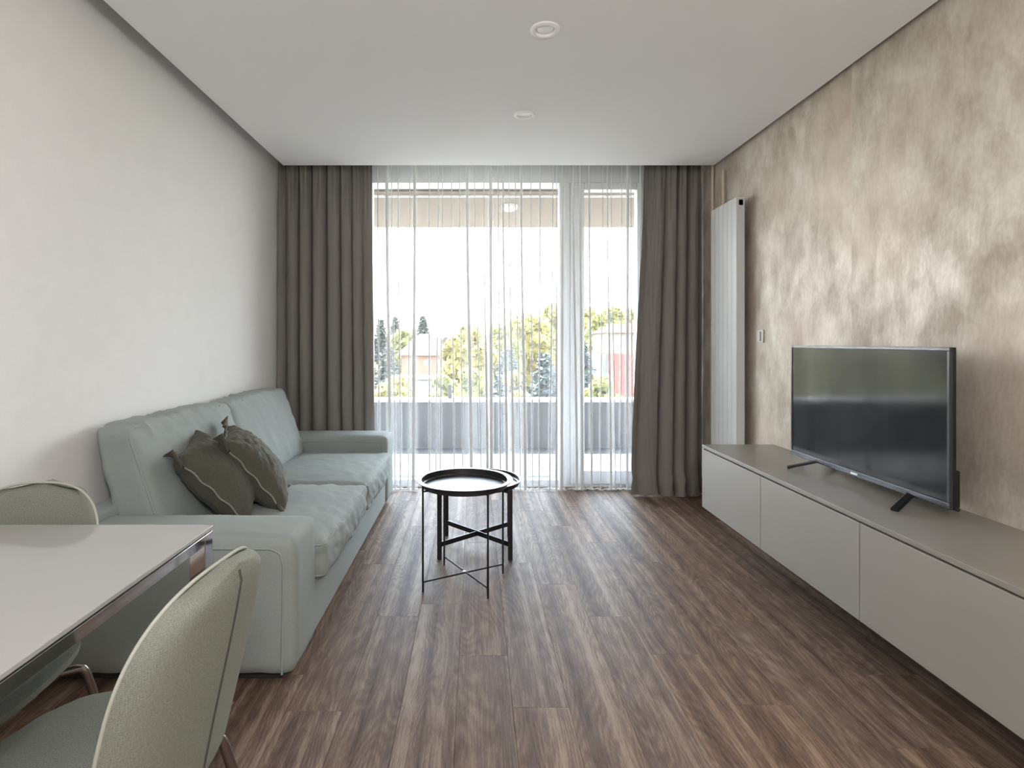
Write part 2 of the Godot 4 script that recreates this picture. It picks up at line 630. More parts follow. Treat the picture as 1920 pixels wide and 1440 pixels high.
func build_window() -> void:
	var w := thing("window_1", V(0, 0, D_WIN), "tall white-framed balcony glazing behind the sheer curtains", "", "", "structure")
	var top := 2.55
	# outer frame
	obj("frame_header", slab(Vector3(-1.12, top, -0.20), Vector3(1.62, SLAB, 0.0), 0.004), M.frame, w)
	obj("frame_sill", slab(Vector3(-1.12, -0.05, -0.10), Vector3(1.62, 0.02, 0.0), 0.004), M.frame, w)
	obj("frame_jamb", slab(Vector3(-1.12, 0.02, -0.10), Vector3(-0.86, top, 0.0), 0.004), M.frame, w)
	obj("frame_jamb", slab(Vector3(1.43, 0.02, -0.10), Vector3(1.62, top, 0.0), 0.004), M.frame, w)
	obj("mullion", slab(Vector3(0.712, 0.02, -0.10), Vector3(0.80, top, 0.004), 0.004), M.frame, w)
	# fixed light: low bottom rail
	obj("bottom_rail", slab(Vector3(-0.86, 0.02, -0.09), Vector3(0.712, 0.055, -0.01), 0.004), M.frame, w)
	obj("pane", pane(Vector3(-0.86, 0.055, -0.05), Vector3(0.712, top, -0.05)), M.glass, w)
	# door leaf
	var leaf := Node3D.new()
	leaf.name = "door_leaf"
	w.add_child(leaf, true)
	obj("stile", slab(Vector3(0.802, 0.024, -0.085), Vector3(0.918, top - 0.004, 0.016), 0.006), M.frame, leaf)
	obj("stile", slab(Vector3(1.36, 0.024, -0.085), Vector3(1.428, top - 0.004, 0.016), 0.006), M.frame, leaf)
	obj("bottom_rail", slab(Vector3(0.918, 0.024, -0.085), Vector3(1.36, 0.137, 0.016), 0.006), M.frame, leaf)
	obj("top_rail", slab(Vector3(0.918, top - 0.06, -0.085), Vector3(1.36, top - 0.004, 0.016), 0.006), M.frame, leaf)
	obj("pane", pane(Vector3(0.918, 0.137, -0.04), Vector3(1.36, top - 0.06, -0.04)), M.glass, leaf)

func build_balcony() -> void:
	var b := D_WIN + 0.2
	struct("balcony_floor", slab(V(-3.6, -0.25, b), V(4.2, -0.005, 6.6), 0.003), M.balcony_floor, "pale grey balcony floor beyond the glazing")
	var p := thing("balcony_parapet", V(0, 0, 6.4), "low grey balcony parapet with a white coping", "", "", "structure")
	obj("parapet_wall", slab(Vector3(-3.6, -0.005, -0.18), Vector3(4.2, 0.525, 0.0), 0.004), M.parapet, p)
	obj("coping", slab(Vector3(-3.6, 0.525, -0.22), Vector3(4.2, 0.56, 0.03), 0.006), M.coping, p)
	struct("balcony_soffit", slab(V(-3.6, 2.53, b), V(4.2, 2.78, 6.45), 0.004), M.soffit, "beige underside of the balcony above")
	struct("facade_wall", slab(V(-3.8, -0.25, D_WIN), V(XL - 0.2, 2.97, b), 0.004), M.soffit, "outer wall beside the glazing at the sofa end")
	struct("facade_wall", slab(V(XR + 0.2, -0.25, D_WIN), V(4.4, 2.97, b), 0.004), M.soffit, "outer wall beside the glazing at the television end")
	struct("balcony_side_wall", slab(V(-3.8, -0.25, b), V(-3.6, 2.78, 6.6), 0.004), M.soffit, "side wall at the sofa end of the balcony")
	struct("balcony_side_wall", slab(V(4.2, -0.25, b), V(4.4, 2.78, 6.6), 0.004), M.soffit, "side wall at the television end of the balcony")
	var r := thing("railing_post", V(-0.285, 0.56, 6.45), "short grey metal post on the balcony parapet", "post")
	obj("foot_plate", slab(Vector3(-0.055, 0, -0.04), Vector3(0.055, 0.010, 0.04), 0.003), M.parapet, r)
	obj("post", slab(Vector3(-0.02, 0.010, -0.02), Vector3(0.02, 0.165, 0.02), 0.003), M.parapet, r)
	var l := thing("balcony_lamp", V(0.334, 2.53, 5.39), "small round white ceiling lamp under the balcony soffit", "lamp")
	var mb := MB.new()
	mb.lathe([Vector2(0.0, -0.045), Vector2(0.06, -0.044), Vector2(0.074, -0.036), Vector2(0.078, -0.018), Vector2(0.078, 0.0)], Vector3.ZERO, 32)
	obj("lamp_body", mb, M.lamp_ring, l)
	var mb2 := MB.new()
	mb2.lathe([Vector2(0.0, -0.060), Vector2(0.035, -0.057), Vector2(0.05, -0.0445)], Vector3.ZERO, 32)
	obj("lamp_cover", mb2, M.lamp_lens, l)
	tag(obj("cable_duct", slab(V(-3.5, 2.512, 5.0), V(4.1, 2.53, 5.03), 0.003), M.lamp_ring), "thin white cable duct across the balcony soffit", "duct")

# ================================================================ outdoors
func leaf_cloud(rng: RandomNumberGenerator, mb: MB, c: Vector3, r: Vector3, count: int, size: float) -> void:
	for i in count:
		var d := Vector3(rng.randfn(), rng.randfn(), rng.randfn()).normalized()
		var p := c + d * r * rng.randf_range(0.72, 1.03)
		leaf_quad(rng, mb, p, (d * 1.4 + Vector3(rng.randfn(), rng.randfn(), rng.randfn()) * 0.7).normalized(), size * rng.randf_range(0.6, 1.3))

func leaf_quad(rng: RandomNumberGenerator, mb: MB, p: Vector3, nn: Vector3, s: float) -> void:
	var a := nn.cross(Vector3(rng.randfn(), rng.randfn(), rng.randfn())).normalized()
	var b := nn.cross(a)
	mb.face([p + a * s, p + b * s * 0.55, p - a * s, p - b * s * 0.55], nn)

func broad_tree(px: float, top_y: float, width_px: float, d: float, m: Material, seed_: int, label: String, group := "leafy trees beyond the balcony") -> void:
	var rng := RandomNumberGenerator.new()
	rng.seed = seed_
	var x := (px - 890.0) * d / FOCAL
	var top := EYE + (640.0 - top_y) * d / FOCAL
	var w := width_px * d / FOCAL
	var base := -9.0
	var t := thing("leafy_tree", V(x, base, d), label, "tree", group)
	var tb := MB.new()
	tb.tube([Vector3.ZERO, Vector3(0.1, (top - base) * 0.5, 0.1), Vector3(0, (top - base) * 0.85, 0)], w * 0.045, 8, true, false, w * 0.012)
	obj("trunk", tb, M.bark, t)
	var fb := MB.new()
	var ch := top - base
	leaf_cloud(rng, fb, Vector3(0, ch * 0.62, 0), Vector3(w * 0.42, ch * 0.30, w * 0.42), 900, 0.012 * d)
	for k in 16:
		var ang := TAU * k / 16.0 + rng.randf() * 0.4
		var hh := rng.randf_range(0.42, 0.92)
		var rad := w * 0.36 * (1.0 - absf(hh - 0.6) * 1.3)
		var r := w * rng.randf_range(0.13, 0.2)
		var c := Vector3(cos(ang) * rad, minf(hh * ch, ch - r * 0.8), sin(ang) * rad)
		leaf_cloud(rng, fb, c, Vector3(r, r * 0.8, r), 320, 0.0085 * d)
	leaf_cloud(rng, fb, Vector3(0, ch - w * 0.13, 0), Vector3(w * 0.17, w * 0.13, w * 0.17), 320, 0.0085 * d)
	obj("foliage", fb, m, t)

func conifer(px: float, top_y: float, width_px: float, d: float, m: Material, seed_: int, label: String) -> void:
	var rng := RandomNumberGenerator.new()
	rng.seed = seed_
	var x := (px - 890.0) * d / FOCAL
	var top := EYE + (640.0 - top_y) * d / FOCAL
	var w := width_px * d / FOCAL
	var base := -9.0
	var h := top - base
	var t := thing("conifer", V(x, base, d), label, "tree", "conifers beyond the balcony")
	var tb := MB.new()
	tb.tube([Vector3.ZERO, Vector3(0, h * 0.98, 0)], 0.2, 8, true, false, 0.03)
	obj("trunk", tb, M.bark, t)
	var fb := MB.new()
	var tiers := 34
	for k in tiers:
		var s := float(k) / (tiers - 1)
		var y := h * lerpf(0.22, 0.985, s)
		var r := w * 0.5 * pow(1.0 - s, 0.8) + 0.08
		var arms := 9 if s < 0.7 else 6
		for a in arms:
			var ang := TAU * (a + rng.randf() * 0.7) / arms + k * 1.1
			var len := r * rng.randf_range(0.75, 1.1)
			for q in 7:
				var f := (q + 1) / 7.0
				var p := Vector3(cos(ang) * len * f, y - len * 0.30 * f * f + rng.randfn() * 0.03, sin(ang) * len * f)
				for z in 3:
					leaf_quad(rng, fb, p + Vector3(rng.randfn(), rng.randfn() * 0.5, rng.randfn()) * 0.06 * w * 0.4, Vector3(rng.randfn() * 0.6, 1, rng.randfn() * 0.6).normalized(), 0.062 * w * (1.1 - 0.45 * s))
	obj("needles", fb, m, t)

func house_box(parent: Node3D, called: String, a: Vector3, b: Vector3, m: Material) -> MeshInstance3D:
	return obj(called, slab(a, b, 0.02), m, parent)

func build_outside() -> void:
	M.bark = mat(Color(0.10, 0.08, 0.06), 0.9)
	M.leaf_yellow = mat(Color(0.100, 0.075, 0.003), 0.7)
	M.leaf_green = mat(Color(0.072, 0.069, 0.004), 0.7)
	M.leaf_olive = mat(Color(0.085, 0.08, 0.025), 0.7)
	M.needle = mat(Color(0.042, 0.048, 0.036), 0.8)
	M.needle_blue = mat(Color(0.045, 0.062, 0.06), 0.8)
	for k in ["leaf_yellow", "leaf_green", "leaf_olive"]:
		M[k].backlight_enabled = true
		M[k].backlight = Color(0.6, 0.6, 0.4)
	M.ground = mat(Color(0.34, 0.33, 0.27), 0.95)
	M.house_pink = mat(Color(0.16, 0.088, 0.058), 0.9)
	M.house_cream = mat(Color(0.15, 0.125, 0.095), 0.9)
	M.house_red = mat(Color(0.17, 0.042, 0.030), 0.8)
	M.house_white = mat(Color(0.17, 0.167, 0.163), 0.8)
	M.roof_tan = mat(Color(0.055, 0.042, 0.032), 0.9)
	M.roof_red = mat(Color(0.075, 0.022, 0.014), 0.9)
	M.house_glass = mat(Color(0.10, 0.11, 0.13), 0.15)
	struct("ground", slab(V(-160, -9.4, 8), V(160, -9.0, 320), 0.0), M.ground, "grassy ground far below the balcony")
	# house with a hipped tan roof among the trees
	var d := 62.0
	var k := d / FOCAL
	var h := thing("house", V((792.0 - 890.0) * k, -9.0, d), "pinkish brick house with a tan hipped roof among the trees", "house")
	var ey := EYE + 9.0 - 24.0 * k
	house_box(h, "wall", Vector3(-2.3, 0, -6), Vector3(2.5, ey, 0), M.house_pink)
	var roof := MB.new()
	var ry := EYE + 9.0 + 15.0 * k
	var e := [Vector3(-2.8, ey, 0.4), Vector3(2.9, ey, 0.4), Vector3(2.9, ey, -6.4), Vector3(-2.8, ey, -6.4)]
	var r0 := Vector3(-0.6, ry, -3.0)
	var r1 := Vector3(0.9, ry, -3.0)
	roof.face([e[0], e[1], r1, r0], Vector3(0, 0.6, 0.8))
	roof.face([e[2], e[3], r0, r1], Vector3(0, 0.6, -0.8))
	roof.face([e[3], e[0], r0], Vector3(-0.8, 0.6, 0))
	roof.face([e[1], e[2], r1], Vector3(0.8, 0.6, 0))
	roof.face(e, Vector3.DOWN)
	obj("roof", roof, M.roof_tan, h)
	house_box(h, "eaves_board", Vector3(-2.85, ey - 0.18, 0.3), Vector3(2.95, ey + 0.02, 0.45), M.bark)
	for wy in [ey - 1.25, ey - 3.0]:
		for wx in [-1.7, 0.15, 0.62, 1.6]:
			var wn := house_box(h, "window_frame", Vector3(wx, wy, 0.0), Vector3(wx + 0.40, wy + 0.62, 0.04), M.house_white)
			house_box(wn, "pane", Vector3(wx + 0.04, wy + 0.04, 0.03), Vector3(wx + 0.18, wy + 0.58, 0.05), M.house_glass)
			house_box(wn, "pane", Vector3(wx + 0.22, wy + 0.04, 0.03), Vector3(wx + 0.36, wy + 0.58, 0.05), M.house_glass)
	# cream house, second behind
	var h2 := thing("house", V((835.0 - 890.0) * 0.0724, -9.0, 76.0), "cream gabled house behind the pinkish house", "house")
	house_box(h2, "wall", Vector3(-2.0, 0, -6), Vector3(2.2, 8.9, 0), M.house_cream)
	var gb := MB.new()
	gb.face([Vector3(-2.2, 8.8, 0.2), Vector3(2.4, 8.8, 0.2), Vector3(0.1, 10.9, 0.2)], Vector3(0, 0, 1))
	gb.face([Vector3(-2.2, 8.8, 0.2), Vector3(0.1, 10.9, 0.2), Vector3(0.1, 10.9, -6), Vector3(-2.2, 8.8, -6)], Vector3(-0.7, 0.7, 0))
	gb.face([Vector3(2.4, 8.8, 0.2), Vector3(0.1, 10.9, 0.2), Vector3(0.1, 10.9, -6), Vector3(2.4, 8.8, -6)], Vector3(0.7, 0.7, 0))
	obj("roof", gb, M.roof_tan, h2)
	# low white building
	var h3 := thing("garage", V((775.0 - 890.0) * 0.0457, -9.0, 48.0), "low white building with a grey roof below the pinkish house", "building")
	house_box(h3, "wall", Vector3(-1.5, 0, -4), Vector3(1.6, EYE + 9.0 - 72.0 * 0.0457, 0), M.house_white)
	house_box(h3, "roof", Vector3(-1.7, EYE + 9.0 - 72.0 * 0.0457, -4.2), Vector3(1.8, EYE + 9.0 - 68.0 * 0.0457, 0.2), M.parapet)
	# red and cream house by the right-hand trees
	d = 46.0
	k = d / FOCAL
	var h4 := thing("red_house", V((1140.0 - 890.0) * k, -9.0, d), "cream house with a red lower facade and red roof", "house")
	var y := func(py: float) -> float: return EYE + 9.0 + (640.0 - py) * k
	house_box(h4, "wall", Vector3(0.0, y.call(663), -6), Vector3(5.5, y.call(624), 0), M.house_cream)
	house_box(h4, "lower_wall", Vector3(0.1, 0, -6), Vector3(5.5, y.call(663), -0.02), M.house_red)
	house_box(h4, "porch_wall", Vector3(-1.85, 0, -6), Vector3(0.1, y.call(664), -0.3), M.house_cream)
	for q in 4:
		house_box(h4, "porch_window", Vector3(-1.75 + q * 0.46, y.call(714), -0.32), Vector3(-1.45 + q * 0.46, y.call(670), -0.27), M.house_glass if q % 2 else M.house_white)
	for q in 3:
		house_box(h4, "facade_rib", Vector3(0.55 + q * 0.6, 0, -0.04), Vector3(0.63 + q * 0.6, y.call(664), 0.03), M.house_red)
	var rf := MB.new()
	rf.face([Vector3(-0.2, y.call(624), 0.3), Vector3(5.7, y.call(624), 0.3), Vector3(5.2, y.call(606), -2.6), Vector3(0.9, y.call(606), -2.6)], Vector3(0, 0.7, 0.7))
	rf.face([Vector3(-0.2, y.call(624), 0.3), Vector3(-0.2, y.call(624), -6.2), Vector3(0.9, y.call(606), -2.6)], Vector3(-0.7, 0.7, 0))
	rf.face([Vector3(-0.2, y.call(624), -6.2), Vector3(5.7, y.call(624), -6.2), Vector3(5.2, y.call(606), -2.6), Vector3(0.9, y.call(606), -2.6)], Vector3(0, 0.7, -0.7))
	obj("roof", rf, M.roof_red, h4)
	# striped mast on the hill
	var mast := thing("chimney_mast", V((1043.0 - 890.0) * 0.1143, -9.0, 120.0), "red and white striped chimney above the trees", "chimney")
	var my := EYE + 9.0 + 40.0 * 0.1143
	for q in 5:
		var mb := MB.new()
		mb.tube([Vector3(0, my + q * 0.75 if q else 0.0, 0), Vector3(0, my + (q + 1) * 0.75, 0)], 0.42, 12)
		obj("band", mb, M.house_white if q % 2 == 0 else M.house_red, mast)
	# trees: [px, top y, width px, distance, material, seed, label]
	conifer(741, 594, 74, 97, M.needle, 101, "narrow dark spruce standing behind the pinkish house")
	conifer(793, 593, 80, 107, M.needle, 102, "tall dark spruce rising above the tan roof")
	conifer(714, 600, 80, 87, M.needle, 103, "grey-green spruce beside the dark curtain edge")
	broad_tree(757, 620, 66, 79, M.leaf_green, 111, "small yellow-green tree between the spruces and the house")
	broad_tree(880, 610, 126, 49, M.leaf_yellow, 112, "golden leafy tree beside the pinkish house")
	broad_tree(936, 612, 92, 57, M.leaf_green, 113, "yellow-green leafy tree in the middle of the view")
	broad_tree(990, 590, 112, 66, M.leaf_yellow, 114, "golden leafy tree under the striped chimney")
	broad_tree(1040, 572, 120, 76, M.leaf_green, 115, "tall yellow-green tree behind the window mullion")
	broad_tree(1100, 578, 92, 87, M.leaf_yellow, 116, "tall golden tree behind the red house")
	broad_tree(1150, 576, 110, 66, M.leaf_green, 117, "yellow-green tree over the red roof")
	broad_tree(1205, 580, 110, 76, M.leaf_yellow, 118, "golden tree partly hidden by the right curtain")
	broad_tree(1262, 584, 110, 88, M.leaf_green, 119, "yellow-green tree hidden behind the right curtain")
	broad_tree(650, 606, 110, 66, M.leaf_green, 120, "yellow-green tree hidden behind the left curtain")
	broad_tree(745, 706, 110, 30, M.leaf_yellow, 121, "low golden tree above the parapet near the dark curtain")
	broad_tree(880, 690, 110, 27, M.leaf_green, 122, "low yellow-green tree just behind the short railing post")
	broad_tree(960, 700, 90, 21, M.leaf_yellow, 123, "low golden tree just above the parapet in mid view")
	broad_tree(1130, 706, 110, 30, M.leaf_green, 124, "low yellow-green tree before the red house")
	broad_tree(828, 704, 80, 36, M.leaf_olive, 125, "low olive tree under the pinkish house")
	conifer(952, 655, 140, 40, M.needle_blue, 131, "blue-green conifer in front of the golden trees")
	conifer(1022, 664, 150, 34.5, M.needle_blue, 132, "blue-green conifer beside the window mullion")
	conifer(728, 652, 120, 42, M.needle, 133, "pale conifer with drooping branches beside the dark curtain")
	conifer(1092, 640, 110, 41, M.needle_blue, 134, "thin conifer reaching over the red house")
	# wooded hillside that closes the view between the crowns
	var hill := MB.new()
	var hn := noise(61, 0.03, 3)
	hill.sheet(60, 14, func(u: float, v: float) -> Vector3:
		var x := lerpf(-90, 110, u)
		var dd := lerpf(95, 150, v)
		var hgt := -9.0 + (11.0 + 5.0 * smoothstep(-10.0, 30.0, x)) * sin(v * PI * 0.5) + 1.6 * hn.get_noise_2d(x * 2.0, dd * 2.0)
		return V(x, hgt, dd))
	hill.smooth(false)
	tag(obj("wooded_hill", hill, M.leaf_olive), "wooded hillside far behind the houses", "", "", "structure")

# ================================================================ curtains
func sheer(folds: Array, px0: float, px1: float, d: float, seed_: int, label: String) -> void:
	# folds: [px at the top, width there, px at the hem, width there]
	var x_of := func(px: float) -> float: return (px - 890.0) * d / FOCAL
	var rows := 36
	var mb := MB.new()
	var rng := RandomNumberGenerator.new()
	rng.seed = seed_
	var depth := []
	for f in folds:
		depth.append(rng.randf_range(0.012, 0.022))
	var cols := 0
	var top := SLAB - 0.02
	var bottom := 0.012
	for j in rows + 1:
		var s := float(j) / rows
		var y := lerpf(top, bottom, s)
		var sw := smoothstep(0.10, 1.0, s)
		var pts: Array[Vector2] = [Vector2(x_of.call(px0), 0.0)]
		for i in folds.size():
			var f: Array = folds[i]
			var x: float = x_of.call(lerpf(f[0], f[2], sw))
			var wd: float = lerpf(f[1], f[3], sw) * d / FOCAL
			var dz: float = depth[i] * (0.5 + 0.8 * sw)
			# the cloth doubles back, twice in the narrow folds
			var turns := 1
			pts.append(Vector2(x - wd * 0.5 - 0.004, -dz))
			for q in turns:
				var z0: float = lerpf(-dz, dz, (q + 0.2) / turns)
				var z1: float = lerpf(-dz, dz, (q + 0.8) / turns)
				pts.append(Vector2(x + wd * 0.5, z0 - dz * 0.1))
				pts.append(Vector2(x + wd * 0.5 + 0.002, z0 + dz * 0.1))
				pts.append(Vector2(x - wd * 0.5 - 0.002, z1 - dz * 0.1))
				pts.append(Vector2(x - wd * 0.5, z1 + dz * 0.1))
			pts.append(Vector2(x + wd * 0.5 + 0.004, dz))
		pts.append(Vector2(x_of.call(px1), 0.0))
		# Catmull-Rom through the points
		var line := PackedVector3Array()
		for i in pts.size() - 1:
			var p0 := pts[maxi(i - 1, 0)]
			var p1 := pts[i]
			var p2 := pts[i + 1]
			var p3 := pts[mini(i + 2, pts.size() - 1)]
			for q in 3:
				var t := q / 3.0
				var c := p1.cubic_interpolate(p2, p0 if p0.distance_to(p1) < 0.05 else p1 - (p2 - p1), p3 if p3.distance_to(p2) < 0.05 else p2 + (p2 - p1), t)
				line.append(V(c.x, y, d - c.y + 0.010 * sin(c.x * 21.0 + 1.3) * s))
		line.append(V(pts[-1].x, y, d))
		cols = line.size()
		for i in cols:
			mb.vert(line[i], Vector3.ZERO, Vector2(float(i) / cols, s))
	for j in rows:
		for i in cols - 1:
			var a := j * cols + i
			mb.raw(a, a + 1, a + cols + 1)
			mb.raw(a, a + cols + 1, a + cols)
	mb.smooth(false)
	var t := thing("sheer_curtain", V(0, 0, 0), label, "curtain", "sheer curtains over the glazing")
	obj("veil", mb, M.sheer, t)
	# where the cloth is drawn together into tight pleats it is almost opaque
	for i in folds.size():
		var f: Array = folds[i]
		var pl := MB.new()
		var dz: float = depth[i]
		pl.sheet(4, 24, func(u: float, v: float) -> Vector3:
			var sw := smoothstep(0.10, 1.0, v)
			var wd: float = minf(lerpf(f[1], f[3], sw * 0.35), 9.0) * 0.62 * d / FOCAL
			var x: float = x_of.call(lerpf(f[0], f[2], sw))
			return V(x + (u - 0.5) * wd, lerpf(top, bottom + 0.004, v), d - 0.006 - dz * 1.3 * (0.5 + 0.8 * sw) - 0.3 * wd * sin(PI * u)))
		pl.smooth(false)
		obj("pleat", pl, M.pleat, t)
	# weighted hem along the lower edge
	var hem := []
	for i in range(0, cols, 2):
		hem.append(mb.v[rows * cols + i] + Vector3(0, 0.004, 0))
	var hb := MB.new()
	hb.tube(hem, 0.0035, 6)
	obj("hem", hb, M.sheer_hem, t)

func drape(x0t: float, x1t: float, x0b: float, x1b: float, d: float, n_folds: float, seed_: int, bottom: float, label: String, pool := 0.0) -> void:
	var rng := RandomNumberGenerator.new()
	rng.seed = seed_
	var ph := [rng.randf() * TAU, rng.randf() * TAU, rng.randf() * TAU]
	var mb := MB.new()
	var top := SLAB - 0.045
	var nz := noise(seed_, 2.2, 3)
	mb.sheet(320, 40, func(u: float, v: float) -> Vector3:
		var s := smoothstep(0.0, 1.0, v)
		var phi := TAU * n_folds * u + 1.2 * sin(4.1 * u + ph[0]) + 0.6 * sin(9.7 * u + ph[1])
		# broad lobes towards the room, narrow gaps between them
		var fold := 1.0 - 2.0 * pow(absf(cos(phi * 0.5)), 0.7)
		var amp := lerpf(0.040, 0.066, s) * (0.70 + 0.45 * sin(5.3 * u + ph[2]))
		# small gathers at the heading tape die out downwards
		var tape := 0.012 * cos(phi * 3.0 + 1.0) * (1.0 - smoothstep(0.0, 0.22, v))
		var x := lerpf(lerpf(x0t, x0b, s), lerpf(x1t, x1b, s), u) + 0.016 * sin(phi) * lerpf(0.7, 1.0, s) * sin(PI * u)
		var z := amp * fold + tape + 0.010 * nz.get_noise_2d(u * 4.0, v * 3.0)
		var y := lerpf(top, bottom, v)
		if pool > 0.0 and v > 0.93:
			var q := (v - 0.93) / 0.07
			z -= pool * sin(q * PI * 0.7) * 0.6
			x += 0.01 * sin(q * 5.0 + phi)
			y = maxf(bottom, y + 0.004)
		return V(x, y, d + z))
	mb.smooth(false)
	var t := thing("drape", V(0, 0, 0), label, "curtain", "heavy drapes beside the window")
	obj("cloth", mb, M.drape, t)
	var tape := MB.new()
	tape.rbox(V((x0t + x1t) * 0.5, top + 0.005, d), Vector3(absf(x1t - x0t), 0.018, 0.022), 0.002)
	obj("heading_tape", tape, M.drape, t)

func build_curtains() -> void:
	M.pleat = mat(Color(0.86, 0.88, 0.88), 0.9, 0.0, 0.1)
	M.pleat.transparency = BaseMaterial3D.TRANSPARENCY_ALPHA
	M.pleat.albedo_color.a = 0.99
	M.pleat.backlight_enabled = true
	M.pleat.backlight = Color(0.18, 0.18, 0.18)
	M.sheer_hem = mat(Color(0.86, 0.86, 0.87), 0.9, 0.0, 0.1)
	M.sheer_hem.backlight_enabled = true
	M.sheer_hem.backlight = Color(0.7, 0.7, 0.7)
	var a := [
		[690, 6, 692, 14], [709, 3, 712, 5], [726, 9, 733, 17], [735, 2, 742, 4], [747, 3, 752, 4], [769, 2, 766, 3], [778, 8, 776, 14],
		[805, 2, 806, 5], [822, 2, 818, 4], [830, 2, 826, 5], [847, 2, 852, 3], [862, 2, 868, 3], [876, 8, 884, 26], [890, 2, 902, 4], [907, 2, 914, 20], [920, 9, 921, 12],
		[934, 3, 938, 6], [943, 5, 950, 12], [954, 2, 962, 20], [966, 2, 975, 4], [977, 6, 984, 12], [995, 2, 998, 4], [1012, 4, 1010, 3], [1036, 3, 1030, 6], [1043, 2, 1042, 16], [1054, 6, 1052, 14]]
	sheer(a, 672.0, 1060.0, 4.565, 1, "wide white sheer curtain over the main window pane")
	var b := [
		[1074, 5, 1080, 12], [1087, 6, 1090, 14], [1104, 5, 1108, 8], [1129, 2, 1124, 4], [1138, 3, 1144, 14], [1145, 2, 1152, 4], [1165, 2, 1162, 4], [1176, 8, 1174, 6], [1182, 2, 1184, 10], [1200, 5, 1200, 8]]
	sheer(b, 1064.0, 1215.0, 4.565, 2, "narrow white sheer curtain over the balcony door")
	drape(XL + 0.01, -0.815, XL + 0.01, -0.795, 4.45, 7.2, 7, 0.012, "dark taupe floor-length drape behind the sofa", 0.0)
	drape(1.335, 1.80, 1.235, 1.80, 4.44, 4.6, 15, 0.008, "taupe floor-length drape beside the radiator, pooling on the floor", 0.05)
	var rail := thing("curtain_rail", V(0, SLAB, 4.5), "white double curtain rail in the ceiling recess", "rail")
	obj("track", slab(Vector3(XL + 0.02, -0.016, 0.06), Vector3(XR - 0.02, 0, 0.085), 0.002), M.frame, rail)
	obj("track", slab(Vector3(XL + 0.02, -0.016, -0.08), Vector3(XR - 0.02, 0, -0.055), 0.002), M.frame, rail)

# ================================================================ sofa
# cushion: a box with soft edges whose faces bulge, with gathers near the edges
func cushion(size: Vector3, r: float, bulge: Vector3, seed_: int, wrinkle: float, cut := 26, sag := 0.0) -> MB:
	var nz := noise(seed_, 5.0, 3)
	var h := size * 0.5
	var mb := MB.new()
	mb.cube(cut, maxi(10, cut / 2), cut, func(q: Vector3) -> Vector3:
		var p := q * h
		var inner := Vector3(clampf(p.x, -h.x + r, h.x - r), clampf(p.y, -h.y + r, h.y - r), clampf(p.z, -h.z + r, h.z - r))
		var dv := p - inner
		var o := inner + (dv.normalized() * r if dv.length() > 1e-6 else Vector3.ZERO)
		var fx := (1.0 - q.y * q.y) * (1.0 - q.z * q.z)
		var fy := (1.0 - pow(absf(q.x), 2.6)) * (1.0 - pow(absf(q.z), 2.6))
		var fz := (1.0 - q.x * q.x) * (1.0 - q.y * q.y)
		o += Vector3(bulge.x * q.x * fx, bulge.y * q.y * fy, bulge.z * q.z * fz)
		if q.y > 0.0: o.y -= sag * fy
		var edge := pow(maxf(absf(q.x), absf(q.z)), 6.0)
		o += (q.normalized()) * wrinkle * (0.45 + edge) * nz.get_noise_3d(o.x * 2.2, o.y * 2.2, o.z * 6.0)
		return o)
	mb.smooth()
	return mb

func ring_path(hx: float, hz: float, y: float, r: float, per := 6) -> Array:
	var o := []
	for c in [[1, 1, 0.0], [-1, 1, 0.5], [-1, -1, 1.0], [1, -1, 1.5]]:
		for i in per + 1:
			var a: float = PI * c[2] + PI * 0.5 * i / per
			o.append(Vector3(c[0] * (hx - r) + cos(a) * r, y, c[1] * (hz - r) + sin(a) * r))
	return o

